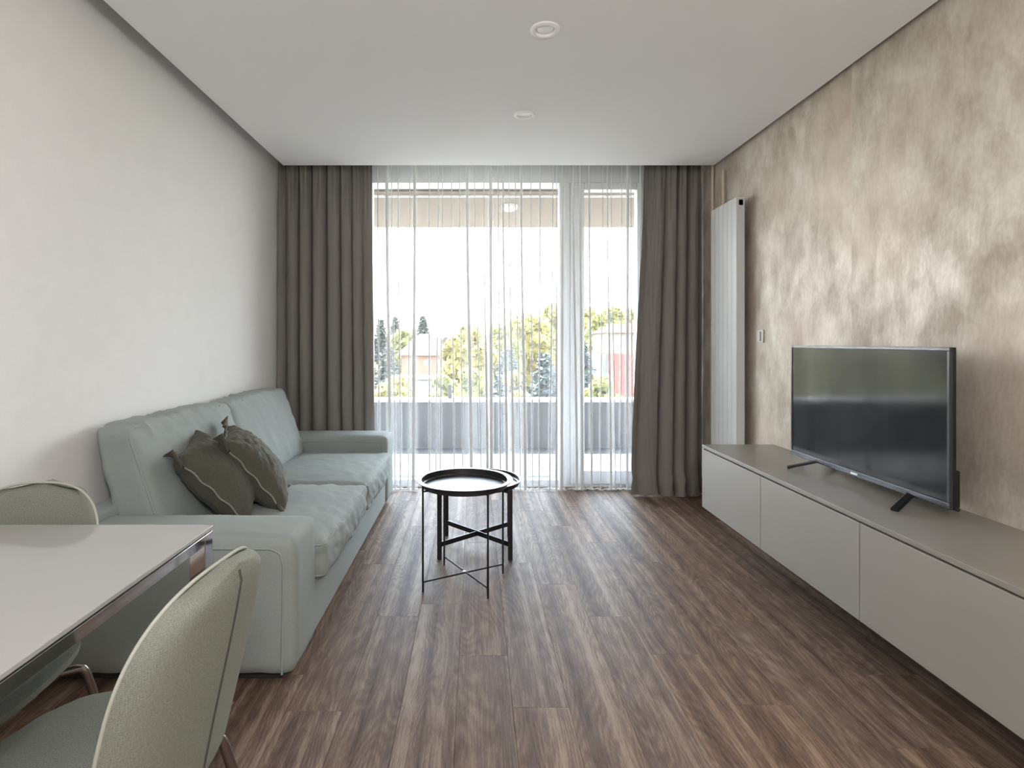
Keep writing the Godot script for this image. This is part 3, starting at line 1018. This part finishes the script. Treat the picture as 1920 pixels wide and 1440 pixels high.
func build_sofa() -> void:
	var d0 := 1.965
	var d1 := 4.345
	var arm := 0.285
	var xf := -0.632          # front of the arms
	var xb := XL + 0.03
	var s := thing("sofa", V(xb, 0, d0), "grey-green two-seat fabric sofa with box arms against the off-white wall", "sofa")
	var L := d1 - d0
	var W := xf - xb           # depth of the sofa along x
	var zz := func(d: float) -> float: return -d       # local z of a distance from the near end
	# base and plinth
	obj("plinth", slab(Vector3(0.06, 0.0, zz.call(0.06)), Vector3(W - 0.06, 0.05, zz.call(L - 0.06)), 0.004), M.sofa_dark, s)
	var base := MB.new()
	base.rbox(Vector3(W * 0.5 - 0.006, 0.15, zz.call(L * 0.5)), Vector3(W - 0.02, 0.22, L - 2 * arm + 0.004), 0.012, 2)
	obj("seat_base", base, M.sofa, s)
	# arms: boxes with rounded edges, an inset panel on each end
	for k in 2:
		var dc := arm * 0.5 if k == 0 else L - arm * 0.5
		var a := MB.new()
		var nz := noise(70 + k, 4.0, 2)
		var hs := Vector3(W * 0.5, 0.245, arm * 0.5)
		a.cube(22, 12, 8, func(q: Vector3) -> Vector3:
			var r := 0.035
			var p := q * hs
			var inner := Vector3(clampf(p.x, -hs.x + r, hs.x - r), clampf(p.y, -hs.y + r, hs.y - r), clampf(p.z, -hs.z + r, hs.z - r))
			var dv := p - inner
			var o := inner + (dv.normalized() * r if dv.length() > 1e-6 else Vector3.ZERO)
			o.y += 0.008 * maxf(q.y, 0.0) * (1.0 - q.x * q.x) * (1.0 - q.z * q.z)
			o += q.normalized() * 0.003 * nz.get_noise_3d(o.x * 3.0, o.y * 3.0, o.z * 3.0)
			return o)
		a.smooth()
		var am := obj("arm", a, M.sofa, s)
		am.position = Vector3(W * 0.5, 0.285, zz.call(dc))
		# welt: round the outer and inner side panels
		for sd in [-1.0, 1.0]:
			var pts := []
			var zf: float = sd * (arm * 0.5 - 0.001)
			for q in [Vector2(hs.x - 0.045, -0.235), Vector2(hs.x - 0.040, 0.15), Vector2(hs.x - 0.052, 0.19), Vector2(hs.x - 0.085, 0.205), Vector2(0.0, 0.208), Vector2(-hs.x + 0.05, 0.207)]:
				pts.append(Vector3(q.x, q.y, zf))
			var wb := MB.new()
			wb.tube(pts, 0.0045, 6)
			obj("welt", wb, M.sofa, am)
	# back frame
	var bf := MB.new()
	bf.rbox(Vector3(0.06, 0.31, zz.call(L * 0.5)), Vector3(0.12, 0.52, L - 0.10), 0.03, 2)
	obj("back_frame", bf, M.sofa, s)
	# seat cushions
	var clen := (L - 2 * arm) * 0.5
	for k in 2:
		var cs := Vector3(0.69, 0.165, clen - 0.006)
		var c := cushion(cs, 0.035, Vector3(0.014, 0.034, 0.004), 80 + k, 0.010, 34, 0.006)
		var o := obj("seat_cushion", c, M.sofa, s)
		o.position = Vector3(W + 0.028 - cs.x * 0.5, 0.335, zz.call(arm + clen * (k + 0.5)))
		for yy in [0.062, -0.060]:
			var wb := MB.new()
			wb.tube(ring_path(cs.x * 0.5 - 0.004, cs.z * 0.5 - 0.004, yy, 0.03), 0.005, 6, false, true)
			obj("welt", wb, M.sofa, o)
	# back cushions lean against the frame; one end shows to the viewer
	for k in 2:
		var cs := Vector3(0.19, 0.47, clen + 0.02)
		var c := back_cushion(cs, 90 + k)
		var o := obj("back_cushion", c, M.sofa, s)
		o.position = Vector3(0.215, 0.405, zz.call(arm - 0.012 + (clen + 0.012) * (k + 0.5)))
		for sd in [1.0]:
			var wb := MB.new()
			var pts := []
			for q in ring_path(cs.y * 0.5 - 0.006, cs.z * 0.5 - 0.004, 0.0, 0.05):
				var p := back_point(Vector3(1.0, q.x / (cs.y * 0.5), q.z / (cs.z * 0.5)), cs)
				pts.append(Vector3(p.x - 0.014, p.y, p.z))
			wb.tube(pts, 0.0055, 6, false, true)
			obj("welt", wb, M.sofa, o)

# leaning wedge: thick below, thin on top
func back_point(q: Vector3, cs: Vector3) -> Vector3:
	var h := cs * 0.5
	var up := q.y * 0.5 + 0.5
	var x := lerpf(lerpf(-0.10, -0.21, up), lerpf(0.105, -0.055, up), q.x * 0.5 + 0.5)
	var y := q.y * h.y + h.y - 0.0
	return Vector3(x, y, q.z * h.z)

func back_cushion(cs: Vector3, seed_: int) -> MB:
	var nz := noise(seed_, 4.0, 3)
	var fold := noise(seed_ + 5, 9.0, 2)
	var mb := MB.new()
	mb.cube(14, 26, 40, func(q: Vector3) -> Vector3:
		var e := 0.86
		var r := Vector3(q.x, q.y, q.z)
		# soften the edges
		var hs := Vector3(0.09, 0.235, cs.z * 0.5)
		var rr := 0.035
		var p := q * hs
		var inner := Vector3(clampf(p.x, -hs.x + rr, hs.x - rr), clampf(p.y, -hs.y + rr, hs.y - rr), clampf(p.z, -hs.z + rr, hs.z - rr))
		var dv := p - inner
		var s := inner + (dv.normalized() * rr if dv.length() > 1e-6 else Vector3.ZERO)
		r = s / hs
		var o := back_point(r, cs)
		o.x += 0.022 * q.x * (1.0 - q.y * q.y) * (1.0 - pow(absf(q.z), 3.0))
		o.y += 0.012 * maxf(q.y, 0.0) * (1.0 - q.z * q.z)
		# gathers below the top seam
		var topw := pow(clampf(q.y, 0.0, 1.0), 3.0)
		o.x += 0.013 * topw * fold.get_noise_2d(o.z * 3.2 + o.y * 0.8, 1.0)
		o.y += 0.008 * topw * fold.get_noise_2d(o.z * 3.2, 7.0)
		o += q.normalized() * 0.009 * nz.get_noise_3d(o.x * 2.0, o.y * 2.0, o.z * 2.0)
		return o)
	mb.smooth()
	return mb

# ================================================================ throw pillows
func build_pillows() -> void:
	pillow(Vector3(-1.255, 0.735, 2.33), Vector3(-1.365, 0.795, 2.70), Vector3(-0.975, 0.425, 2.42), 301, "olive-brown velvet throw pillow nearest the dining table")
	pillow(Vector3(-1.140, 0.770, 2.51), Vector3(-1.290, 0.785, 2.90), Vector3(-0.872, 0.428, 2.58), 302, "olive-brown velvet throw pillow nearer the window end of the sofa")

# three corners as (x, y, d): near top, far top, near bottom
func pillow(a: Vector3, b: Vector3, c: Vector3, seed_: int, label: String) -> void:
	var A := V(a.x, a.y, a.z)
	var B := V(b.x, b.y, b.z)
	var C := V(c.x, c.y, c.z)
	var ex := (B - A) * 0.5
	var ey := (A - C) * 0.5
	var ctr := (B + C) * 0.5
	var nn := ex.cross(ey).normalized()
	if nn.x < 0.0: nn = -nn
	var foot := Vector3(ctr.x, 0.42, ctr.z)
	var t := thing("throw_pillow", foot, label, "pillow", "throw pillows on the sofa")
	var off := ctr - foot
	var nz := noise(seed_, 3.0, 3)
	var outline := func(u: float, v: float) -> Vector3:
		# sides pulled in between the corners
		var pin := 0.10
		var uu := u * (1.0 - pin * (1.0 - v * v) * absf(u))
		var vv := v * (1.0 - pin * (1.0 - u * u) * absf(v))
		return off + ex * uu + ey * vv
	var thick := func(u: float, v: float) -> float:
		return 0.105 * pow(maxf(0.0, (1.0 - u * u) * (1.0 - v * v)), 0.42)
	var mb := MB.new()
	var nsub := 30
	mb.cube(nsub, nsub, 2, func(q: Vector3) -> Vector3:
		var p: Vector3 = outline.call(q.x, q.y)
		var th: float = thick.call(q.x, q.y)
		var w := 0.012 * nz.get_noise_2d(q.x * 2.5, q.y * 2.5 + 9.0 * q.z) * (1.0 if absf(q.z) > 0.5 else 0.0)
		var edge := pow(maxf(absf(q.x), absf(q.y)), 8.0)
		var ruffle := 0.004 * edge * sin(q.x * 17.0 + q.y * 13.0 + seed_)
		return p + nn * ((th + w) * q.z + ruffle))
	mb.smooth()
	obj("cover", mb, M.pillow, t)
	# welt cord round the seam, waving a little
	var pts := []
	for k in 96:
		var f := k / 96.0 * 4.0
		var side := int(f)
		var s := -1.0 + 2.0 * (f - side)
		var q: Vector2 = [Vector2(s, -1), Vector2(1, s), Vector2(-s, 1), Vector2(-1, -s)][side]
		var p: Vector3 = outline.call(q.x, q.y)
		pts.append(p + nn * 0.004 * sin(q.x * 17.0 + q.y * 13.0 + seed_))
	var wb := MB.new()
	wb.tube(pts, 0.0040, 6, false, true)
	obj("seam_cord", wb, M.pillow_cord, t)
	# pointed ears at the corners
	for cr in [Vector2(-1, 1), Vector2(1, 1), Vector2(-1, -1), Vector2(1, -1)]:
		var p: Vector3 = outline.call(cr.x * 0.93, cr.y * 0.93)
		var outv: Vector3 = (ex * cr.x + ey * cr.y).normalized()
		var sidev := nn.cross(outv).normalized()
		var eb := MB.new()
		eb.cube(4, 8, 2, func(q: Vector3) -> Vector3:
			var s := q.y * 0.5 + 0.5
			var wd := 0.045 * (1.0 - s) + 0.006
			return p + outv * (0.075 * s - 0.012) + sidev * q.x * wd + nn * (q.z * 0.007 + 0.02 * sin(q.x * 2.2) * s + 0.012 * s))
		eb.smooth()
		obj("corner_ear", eb, M.pillow, t)

# ================================================================ television console
func build_console() -> void:
	var x0 := 1.382
	var y0 := 0.216
	var y1 := 0.593
	var far := 3.406
	var near := 1.27
	var c := thing("tv_console", V(x0, y0, near), "long wall-hung greige console with flat handleless doors", "console")
	var L := far - near
	var depth := XR - x0 - 0.001
	var H := y1 - y0
	obj("body", slab(Vector3(0.022, 0.0, 0.0), Vector3(depth, H - 0.026, -L + 0.0), 0.002), M.cabinet_body, c)
	obj("top", slab(Vector3(0.0, H - 0.019, 0.002), Vector3(depth, H, -L - 0.002), 0.002), M.cabinet_top, c)
	obj("end_panel", slab(Vector3(0.004, 0.0, -L + 0.018), Vector3(depth, H - 0.019, -L - 0.002), 0.001), M.cabinet, c)
	var w := 0.697
	for k in 3:
		var a := L - w * (k + 1) + 0.0018
		var b := L - w * k - 0.0018
		obj("door", slab(Vector3(0.0, 0.0, -maxf(a, 0.0)), Vector3(0.019, H - 0.026, -b), 0.0016), M.cabinet, c)
	obj("door", slab(Vector3(0.0, 0.0, 0.0), Vector3(0.019, H - 0.026, -(L - w * 3 - 0.0018)), 0.0016), M.cabinet, c)

func build_television() -> void:
	var h := 0.565
	var x := 1.648
	var dn := 1.94
	var df := 2.915
	var yb := EYE - 1.026 * h - 0.006
	var W := df - dn
	var t := thing("television", V(x, 0.593, (dn + df) * 0.5), "black flat-screen television with a thin grey bezel on the console", "television")
	var yy := yb - 0.593
	var hw := W * 0.5
	# local axes: +x away from the viewer side (towards the wall), z along the wall
	obj("housing", slab(Vector3(0.006, yy, -hw), Vector3(0.022, yy + h, hw), 0.003, 2), M.tv_black, t)
	obj("rear_bulge", slab(Vector3(0.021, yy + 0.004, -hw + 0.06), Vector3(0.040, yy + h * 0.24, hw - 0.004), 0.006, 2), M.tv_black, t)
	obj("screen", slab(Vector3(0.0, yy + 0.024, -hw + 0.010), Vector3(0.007, yy + h - 0.013, hw - 0.010), 0.001), M.screen, t)
	var bz := 0.0115
	obj("bezel", slab(Vector3(-0.003, yy + h - 0.013, -hw), Vector3(0.010, yy + h, hw), 0.002), M.bezel, t)
	obj("bezel", slab(Vector3(-0.003, yy + 0.0, -hw), Vector3(0.010, yy + 0.024, hw), 0.003), M.bezel, t)
	obj("bezel", slab(Vector3(-0.003, yy + 0.024, -hw), Vector3(0.010, yy + h - 0.013, -hw + bz), 0.002), M.bezel, t)
	obj("bezel", slab(Vector3(-0.003, yy + 0.024, hw - bz), Vector3(0.010, yy + h - 0.013, hw), 0.002), M.bezel, t)
	obj("badge", slab(Vector3(-0.005, yy + 0.007, -0.022), Vector3(-0.002, yy + 0.016, 0.022), 0.001), M.logo, t)
	# boomerang feet
	for k in 2:
		var z := hw - 0.17 if k == 0 else -hw + 0.20
		var sg := 1.0 if k == 0 else -1.0
		var f := MB.new()
		for dirx in [-1.0, 1.0]:
			var tip := Vector3(-0.105 if dirx < 0 else 0.135, 0.006, z + sg * 0.05)
			var root := Vector3(0.02, yy + 0.012, z - sg * 0.02)
			var ax := (root - tip)
			var bs := Basis.looking_at(ax.normalized(), Vector3.UP)
			f.rbox((tip + root) * 0.5, Vector3(0.028, 0.012, ax.length()), 0.004, 1, bs)
		obj("foot", f, M.tv_black, t)

# ================================================================ radiator
func build_radiator() -> void:
	var xf := 1.725
	var dn := 3.69
	var y0 := 0.30
	var y1 := 2.172
	var r := thing("radiator", V(xf, y0, dn), "tall white vertical panel radiator beside the drape", "radiator")
	var H := y1 - y0
	var n := 6
	var w := 0.40 / n
	for k in n:
		obj("flat_tube", slab(Vector3(0.0, 0.0, -w * k - 0.0012), Vector3(0.012, H, -w * (k + 1) + 0.0012), 0.003, 2), M.radiator, r)
	obj("header", slab(Vector3(0.010, H - 0.06, 0.0), Vector3(0.05, H - 0.012, -0.40), 0.006, 2), M.radiator, r)
	obj("header", slab(Vector3(0.010, 0.02, 0.0), Vector3(0.05, 0.07, -0.40), 0.006, 2), M.radiator, r)
	obj("side_cover", slab(Vector3(0.006, 0.01, 0.0), Vector3(0.055, H - 0.016, -0.008), 0.002), M.radiator, r)
	obj("side_cover", slab(Vector3(0.006, 0.01, -0.392), Vector3(0.055, H - 0.016, -0.40), 0.002), M.radiator, r)
	obj("top_grille", slab(Vector3(0.008, H - 0.012, -0.002), Vector3(0.055, H - 0.001, -0.398), 0.002), M.radiator, r)
	for q in [0.25, H - 0.2]:
		obj("bracket", slab(Vector3(0.05, q, -0.17), Vector3(XR - xf, q + 0.04, -0.23), 0.002), M.radiator, r)
	for p in [[1.80, 4.055, "beige heating pipe rising behind the radiator to the ceiling", 2.46], [1.805, 4.25, "beige heating pipe in the corner beside the drape", SLAB]]:
		var mb := MB.new()
		mb.tube([V(p[0], 0.0, p[1]), V(p[0], p[3], p[1])], 0.011, 12)
		tag(obj("heating_pipe", mb, M.pipe), p[2], "pipe", "heating pipes by the radiator")

# ================================================================ dining corner
func build_dining() -> void:
	var xr := -0.672
	var xl := -1.47
	var far := 1.443
	var near := 0.13
	var top := 0.748
	var t := thing("dining_table", V(xr, 0, far), "dining table with a white glass top and chrome frame", "table")
	var W := xr - xl
	var L := far - near
	obj("glass_top", slab(Vector3(-W, top - 0.010, 0.0), Vector3(0.0, top, L), 0.002), M.table_top, t)
	obj("gasket", slab(Vector3(-W + 0.004, top - 0.014, 0.004), Vector3(-0.004, top - 0.010, L - 0.004), 0.001), M.gap, t)
	var y1 := top - 0.014
	var y0 := y1 - 0.026
	obj("apron_rail", slab(Vector3(-0.026, y0, 0.042), Vector3(-0.002, y1, L - 0.042), 0.002), M.chrome, t)
	obj("apron_rail", slab(Vector3(-W + 0.002, y0, 0.042), Vector3(-W + 0.026, y1, L - 0.042), 0.002), M.chrome, t)
	obj("apron_rail", slab(Vector3(-W + 0.042, y0, 0.002), Vector3(-0.042, y1, 0.026), 0.002), M.chrome, t)
	obj("apron_rail", slab(Vector3(-W + 0.042, y0, L - 0.026), Vector3(-0.042, y1, L - 0.002), 0.002), M.chrome, t)
	for x in [-0.022, -W + 0.022]:
		for z in [0.022, L - 0.022]:
			obj("leg", slab(Vector3(x - 0.02, 0.0, z - 0.02), Vector3(x + 0.02, y1, z + 0.02), 0.002), M.chrome, t)
	var c := make_chair("dining_chair", "grey-green upholstered shell chair with its back to the aisle, nearest the viewer")
	c.position = V(-0.668, 0, 1.0)
	c.rotation.y = -PI / 2 - 0.10
	var c2 := c.duplicate()
	c2.name = numbered("dining_chair")
	add_child(c2)
	c2.position = V(-1.175, 0, 1.30)
	c2.rotation.y = 0.0
	tag(c2, "grey-green upholstered shell chair at the table end, in front of the sofa", "chair", "upholstered shell chairs round the table")

# local axes: the seat faces +z, the back stands at -z
func back_shape(u: float, v: float, side: float) -> Vector3:
	# v: 0 low edge .. 1 top; u: -1 .. 1 across
	var y := lerpf(0.40, 0.836, v)
	var hw := 0.0
	if v > 0.50:
		var e := (v - 0.50) / 0.50
		hw = 0.190 * pow(maxf(0.0, 1.0 - pow(e, 3.4)), 1.0 / 3.0)
	else:
		hw = lerpf(0.135, 0.190, sin(v / 0.50 * PI * 0.5))
	var x := u * hw
	var lean := lerpf(-0.150, -0.245, pow(v, 1.15))
	if v < 0.15:
		lean += 0.05 * pow(1.0 - v / 0.15, 2.0)
	var wrap := 0.75 * x * x + 0.10 * pow(absf(u), 6.0) * 0.2
	var th := 0.019 * pow(maxf(0.0, 1.0 - pow(absf(u), 5.0)), 0.5) * (1.0 if v < 0.96 else 0.7)
	var ridge := 0.010 * (1.0 - absf(u)) * (1.0 - pow(v, 6.0)) if side < 0.0 else 0.0
	return Vector3(x, y - 0.35 * x * x * v, lean + wrap + (th + 0.003) * side - ridge)

func make_chair(called: String, label: String) -> Node3D:
	var t := thing(called, Vector3.ZERO, label, "chair", "upholstered shell chairs round the table")
	# seat pad
	var nz := noise(55, 3.0, 2)
	var sb := MB.new()
	sb.cube(24, 8, 24, func(q: Vector3) -> Vector3:
		var rr := maxf(absf(q.x), absf(q.z))
		var a := Vector2(q.x, q.z)
		var dn := pow(pow(absf(a.x), 3.2) + pow(absf(a.y), 3.2), 1.0 / 3.2)
		if dn > 1e-5: a = a * (rr / dn)
		var x := a.x * (0.218 - 0.02 * maxf(0.0, -a.y))
		var z := a.y * 0.225 + 0.045
		var edge := pow(rr, 4.0)
		var y := 0.437 + 0.030 * q.y * (1.0 - 0.75 * edge) + 0.016 * a.x * a.x - 0.012 * maxf(0.0, a.y) + 0.020 * pow(maxf(0.0, -a.y), 2.0)
		return Vector3(x, y + 0.002 * nz.get_noise_2d(x * 6.0, z * 6.0), z))
	sb.smooth()
	obj("seat", sb, M.chair, t)
	# back shell
	var bb := MB.new()
	for side in [1.0, -1.0]:
		var first := bb.v.size()
		var nu := 28
		var nv := 28
		for j in nv + 1:
			for i in nu + 1:
				bb.vert(back_shape(-1.0 + 2.0 * i / nu, float(j) / nv, side), Vector3.ZERO)
		for j in nv:
			for i in nu:
				var a := first + j * (nu + 1) + i
				var b := a + nu + 1
				if side > 0.0:
					bb.raw(a, b, b + 1); bb.raw(a, b + 1, a + 1)
				else:
					bb.raw(a, b + 1, b); bb.raw(a, a + 1, b + 1)
	bb.smooth()
	var back := obj("backrest", bb, M.chair, t)
	# piping round the edge and the seam down the rear
	var pts := []
	for i in 40:
		pts.append(back_shape(-1.0, 1.0 - pow(1.0 - i / 40.0, 3.0), 0.0))
	for i in 41:
		pts.append(back_shape(1.0, 1.0 - pow(i / 40.0, 3.0), 0.0))
	var pb := MB.new()
	pb.tube(pts, 0.0034, 6)
	obj("piping", pb, M.chair_piping, back)
	var sm := []
	for i in 25:
		sm.append(back_shape(0.0, 0.03 + 0.94 * i / 24.0, -1.0) + Vector3(0, 0, -0.0005))
	var sb2 := MB.new()
	sb2.tube(sm, 0.0022, 6)
	obj("rear_seam", sb2, M.chair_seam, back)
	# frame plate and four bent tube legs
	obj("seat_frame", slab(Vector3(-0.15, 0.386, -0.10), Vector3(0.15, 0.408, 0.16), 0.006), M.steel, t)
	for sx in [-1.0, 1.0]:
		for sz in [-1.0, 1.0]:
			var z0: float = 0.03 + sz * 0.10
			var lp := []
			var a := Vector3(sx * 0.10, 0.396, z0)
			var b := Vector3(sx * 0.185, 0.394, 0.03 + sz * 0.15)
			var c := Vector3(sx * 0.245, 0.011, 0.03 + sz * 0.235)
			lp.append(a)
			for i in 9:
				var f := i / 8.0
				var p := b.lerp(a, 0.28).bezier_interpolate(b, b, b.lerp(c, 0.10), f)
				lp.append(p)
			lp.append(c)
			var lb := MB.new()
			lb.tube(lp, 0.0105, 10)
			obj("leg", lb, M.steel, t)
	return t

# ================================================================ tray tables
func tray(r: float, depth: float, lip: float) -> MB:
	var mb := MB.new()
	# up the outside, over the lip, down the inside and across the floor
	mb.lathe([Vector2(0.0, -depth - 0.002), Vector2(r - lip - 0.004, -depth - 0.002), Vector2(r - lip - 0.002, -0.004), Vector2(r - 0.002, -0.004), Vector2(r, -0.002), Vector2(r - 0.002, 0.0), Vector2(r - lip, 0.0), Vector2(r - lip - 0.003, -0.003), Vector2(r - lip - 0.005, -depth + 0.004), Vector2(r - lip - 0.010, -depth), Vector2(0.0, -depth)], Vector3.ZERO, 72)
	return mb

func build_tray_tables() -> void:
	# front table: thin rods
	var t := thing("tray_table", V(-0.052, 0, 2.845), "tall round black tray table on four thin rods", "table", "black metal tray tables")
	var top := 0.524
	var tr := obj("tray", tray(0.246, 0.032, 0.026), M.tray, t)
	tr.position.y = top
	var legs := [Vector2(-0.200, 0.119), Vector2(0.115, 0.187), Vector2(-0.114, -0.205), Vector2(0.2006, -0.100)]
	# x and local z of the four feet (local z = towards the viewer)
	for p in legs:
		var mb := MB.new()
		mb.tube([Vector3(p.x, 0.0, p.y), Vector3(p.x, top - 0.006, p.y)], 0.0052, 10)
		obj("leg", mb, M.black, t)
	for pr in [[0, 3], [1, 2]]:
		for y in [0.048, top - 0.036]:
			var a: Vector2 = legs[pr[0]]
			var b: Vector2 = legs[pr[1]]
			var mb := MB.new()
			mb.tube([Vector3(a.x, y, a.y), Vector3(b.x, y, b.y)], 0.0042, 8)
			obj("cross_rod", mb, M.black, t)
	var clip := MB.new()
	clip.lathe([Vector2(0.0, 0.054), Vector2(0.010, 0.0535), Vector2(0.0105, 0.042), Vector2(0, 0.0415)], Vector3(0, 0, 0), 12)
	obj("cross_clip", clip, M.lamp_ring, t)
	# rear table: flat bars, lower and a little wider
	var t2 := thing("tray_table", V(0.008, 0, 3.315), "lower round black tray table on flat bar legs, tucked behind", "table", "black metal tray tables")
	var top2 := 0.412
	var tr2 := obj("tray", tray(0.268, 0.026, 0.010), M.tray, t2)
	tr2.position.y = top2
	var l2 := [Vector2(-0.205, 0.180), Vector2(-0.185, -0.195), Vector2(0.190, 0.190), Vector2(0.208, -0.180)]
	for p in l2:
		obj("leg", slab(Vector3(p.x - 0.013, 0.0, p.y - 0.006), Vector3(p.x + 0.013, top2 - 0.020, p.y + 0.006), 0.002), M.black, t2)
	for pr in [[0, 3], [1, 2]]:
		var a: Vector2 = l2[pr[0]]
		var b: Vector2 = l2[pr[1]]
		var ax := Vector3(b.x - a.x, 0, b.y - a.y)
		var bs := Basis.looking_at(ax.normalized(), Vector3.UP)
		for y in [0.082, top2 - 0.034]:
			var mb := MB.new()
			mb.rbox(Vector3((a.x + b.x) * 0.5, y + (0.0 if pr[0] == 0 else 0.004), (a.y + b.y) * 0.5), Vector3(0.008, 0.028, ax.length()), 0.002, 1, bs)
			obj("cross_bar", mb, M.black, t2)

# ================================================================ small fittings
func build_small() -> void:
	for p in [[0.294, 2.34, "round white recessed downlight nearest the viewer"], [0.285, 3.22, "round white recessed downlight nearer the window"]]:
		var l := thing("downlight", V(p[0], CEIL, p[1]), p[2], "lamp", "recessed downlights, switched off")
		var ring := MB.new()
		ring.lathe([Vector2(0.041, 0.004), Vector2(0.040, -0.002), Vector2(0.044, -0.0085), Vector2(0.054, -0.009), Vector2(0.0605, -0.006), Vector2(0.0615, 0.001)], Vector3.ZERO, 40)
		obj("trim_ring", ring, M.lamp_ring, l)
		var lens := MB.new()
		lens.lathe([Vector2(0.0, -0.003), Vector2(0.025, -0.0025), Vector2(0.0385, 0.0015)], Vector3.ZERO, 40)
		obj("diffuser", lens, M.lamp_lens, l)
	# wall switch
	var s := thing("light_switch", V(XR, 1.252, 3.56), "small white square wall switch between radiator and television", "switch")
	obj("plate", slab(Vector3(-0.009, -0.041, -0.041), Vector3(-0.0005, 0.041, 0.041), 0.003, 2), M.switch_white, s)
	obj("rocker", slab(Vector3(-0.013, -0.030, -0.028), Vector3(-0.008, 0.030, 0.006), 0.002), M.switch_white, s)
	obj("slot", slab(Vector3(-0.0105, -0.030, 0.014), Vector3(-0.0088, 0.030, 0.020), 0.0005), M.gap, s)

# invented opal globe pendant, added out of view behind the viewer as fill light
func build_added_fill_lamp() -> void:
	var y := 1.78
	var l := thing("added_fill_pendant", V(0.25, CEIL, -0.4), "added unseen opal globe pendant giving fill light from behind the viewer", "lamp")
	var rose := MB.new()
	rose.lathe([Vector2(0.0, -0.03), Vector2(0.045, -0.028), Vector2(0.05, -0.02), Vector2(0.05, 0.0)], Vector3.ZERO, 24)
	obj("ceiling_rose", rose, M.lamp_ring, l)
	var cord := MB.new()
	cord.tube([Vector3(0, -0.02, 0), Vector3(0, y + 0.155 - CEIL, 0)], 0.004, 8)
	obj("cord", cord, M.black, l)
	var prof := []
	for k in 25:
		var a := PI * k / 24.0
		prof.append(Vector2(sin(a) * 0.16, -cos(a) * 0.16))
	var globe := MB.new()
	globe.lathe(prof, Vector3(0, y - CEIL, 0), 40)
	var em := mat(Color(0.85, 0.84, 0.82), 0.4)
	em.emission_enabled = true
	em.emission = Color(1.0, 0.99, 0.985)
	em.emission_energy_multiplier = 1.2
	obj("fill_globe", globe, em, l)
	var a := OmniLight3D.new()  # added fill that brightens the drapes and the near end of the room
	a.name = "fill_light"
	a.light_color = Color(1.0, 0.99, 0.985)
	a.light_energy = FILL_LAMP
	a.light_size = 0.15
	a.omni_range = 14.0
	a.omni_attenuation = 2.0
	a.shadow_enabled = true
	l.add_child(a)
	a.position = Vector3(0, y - CEIL, 0)
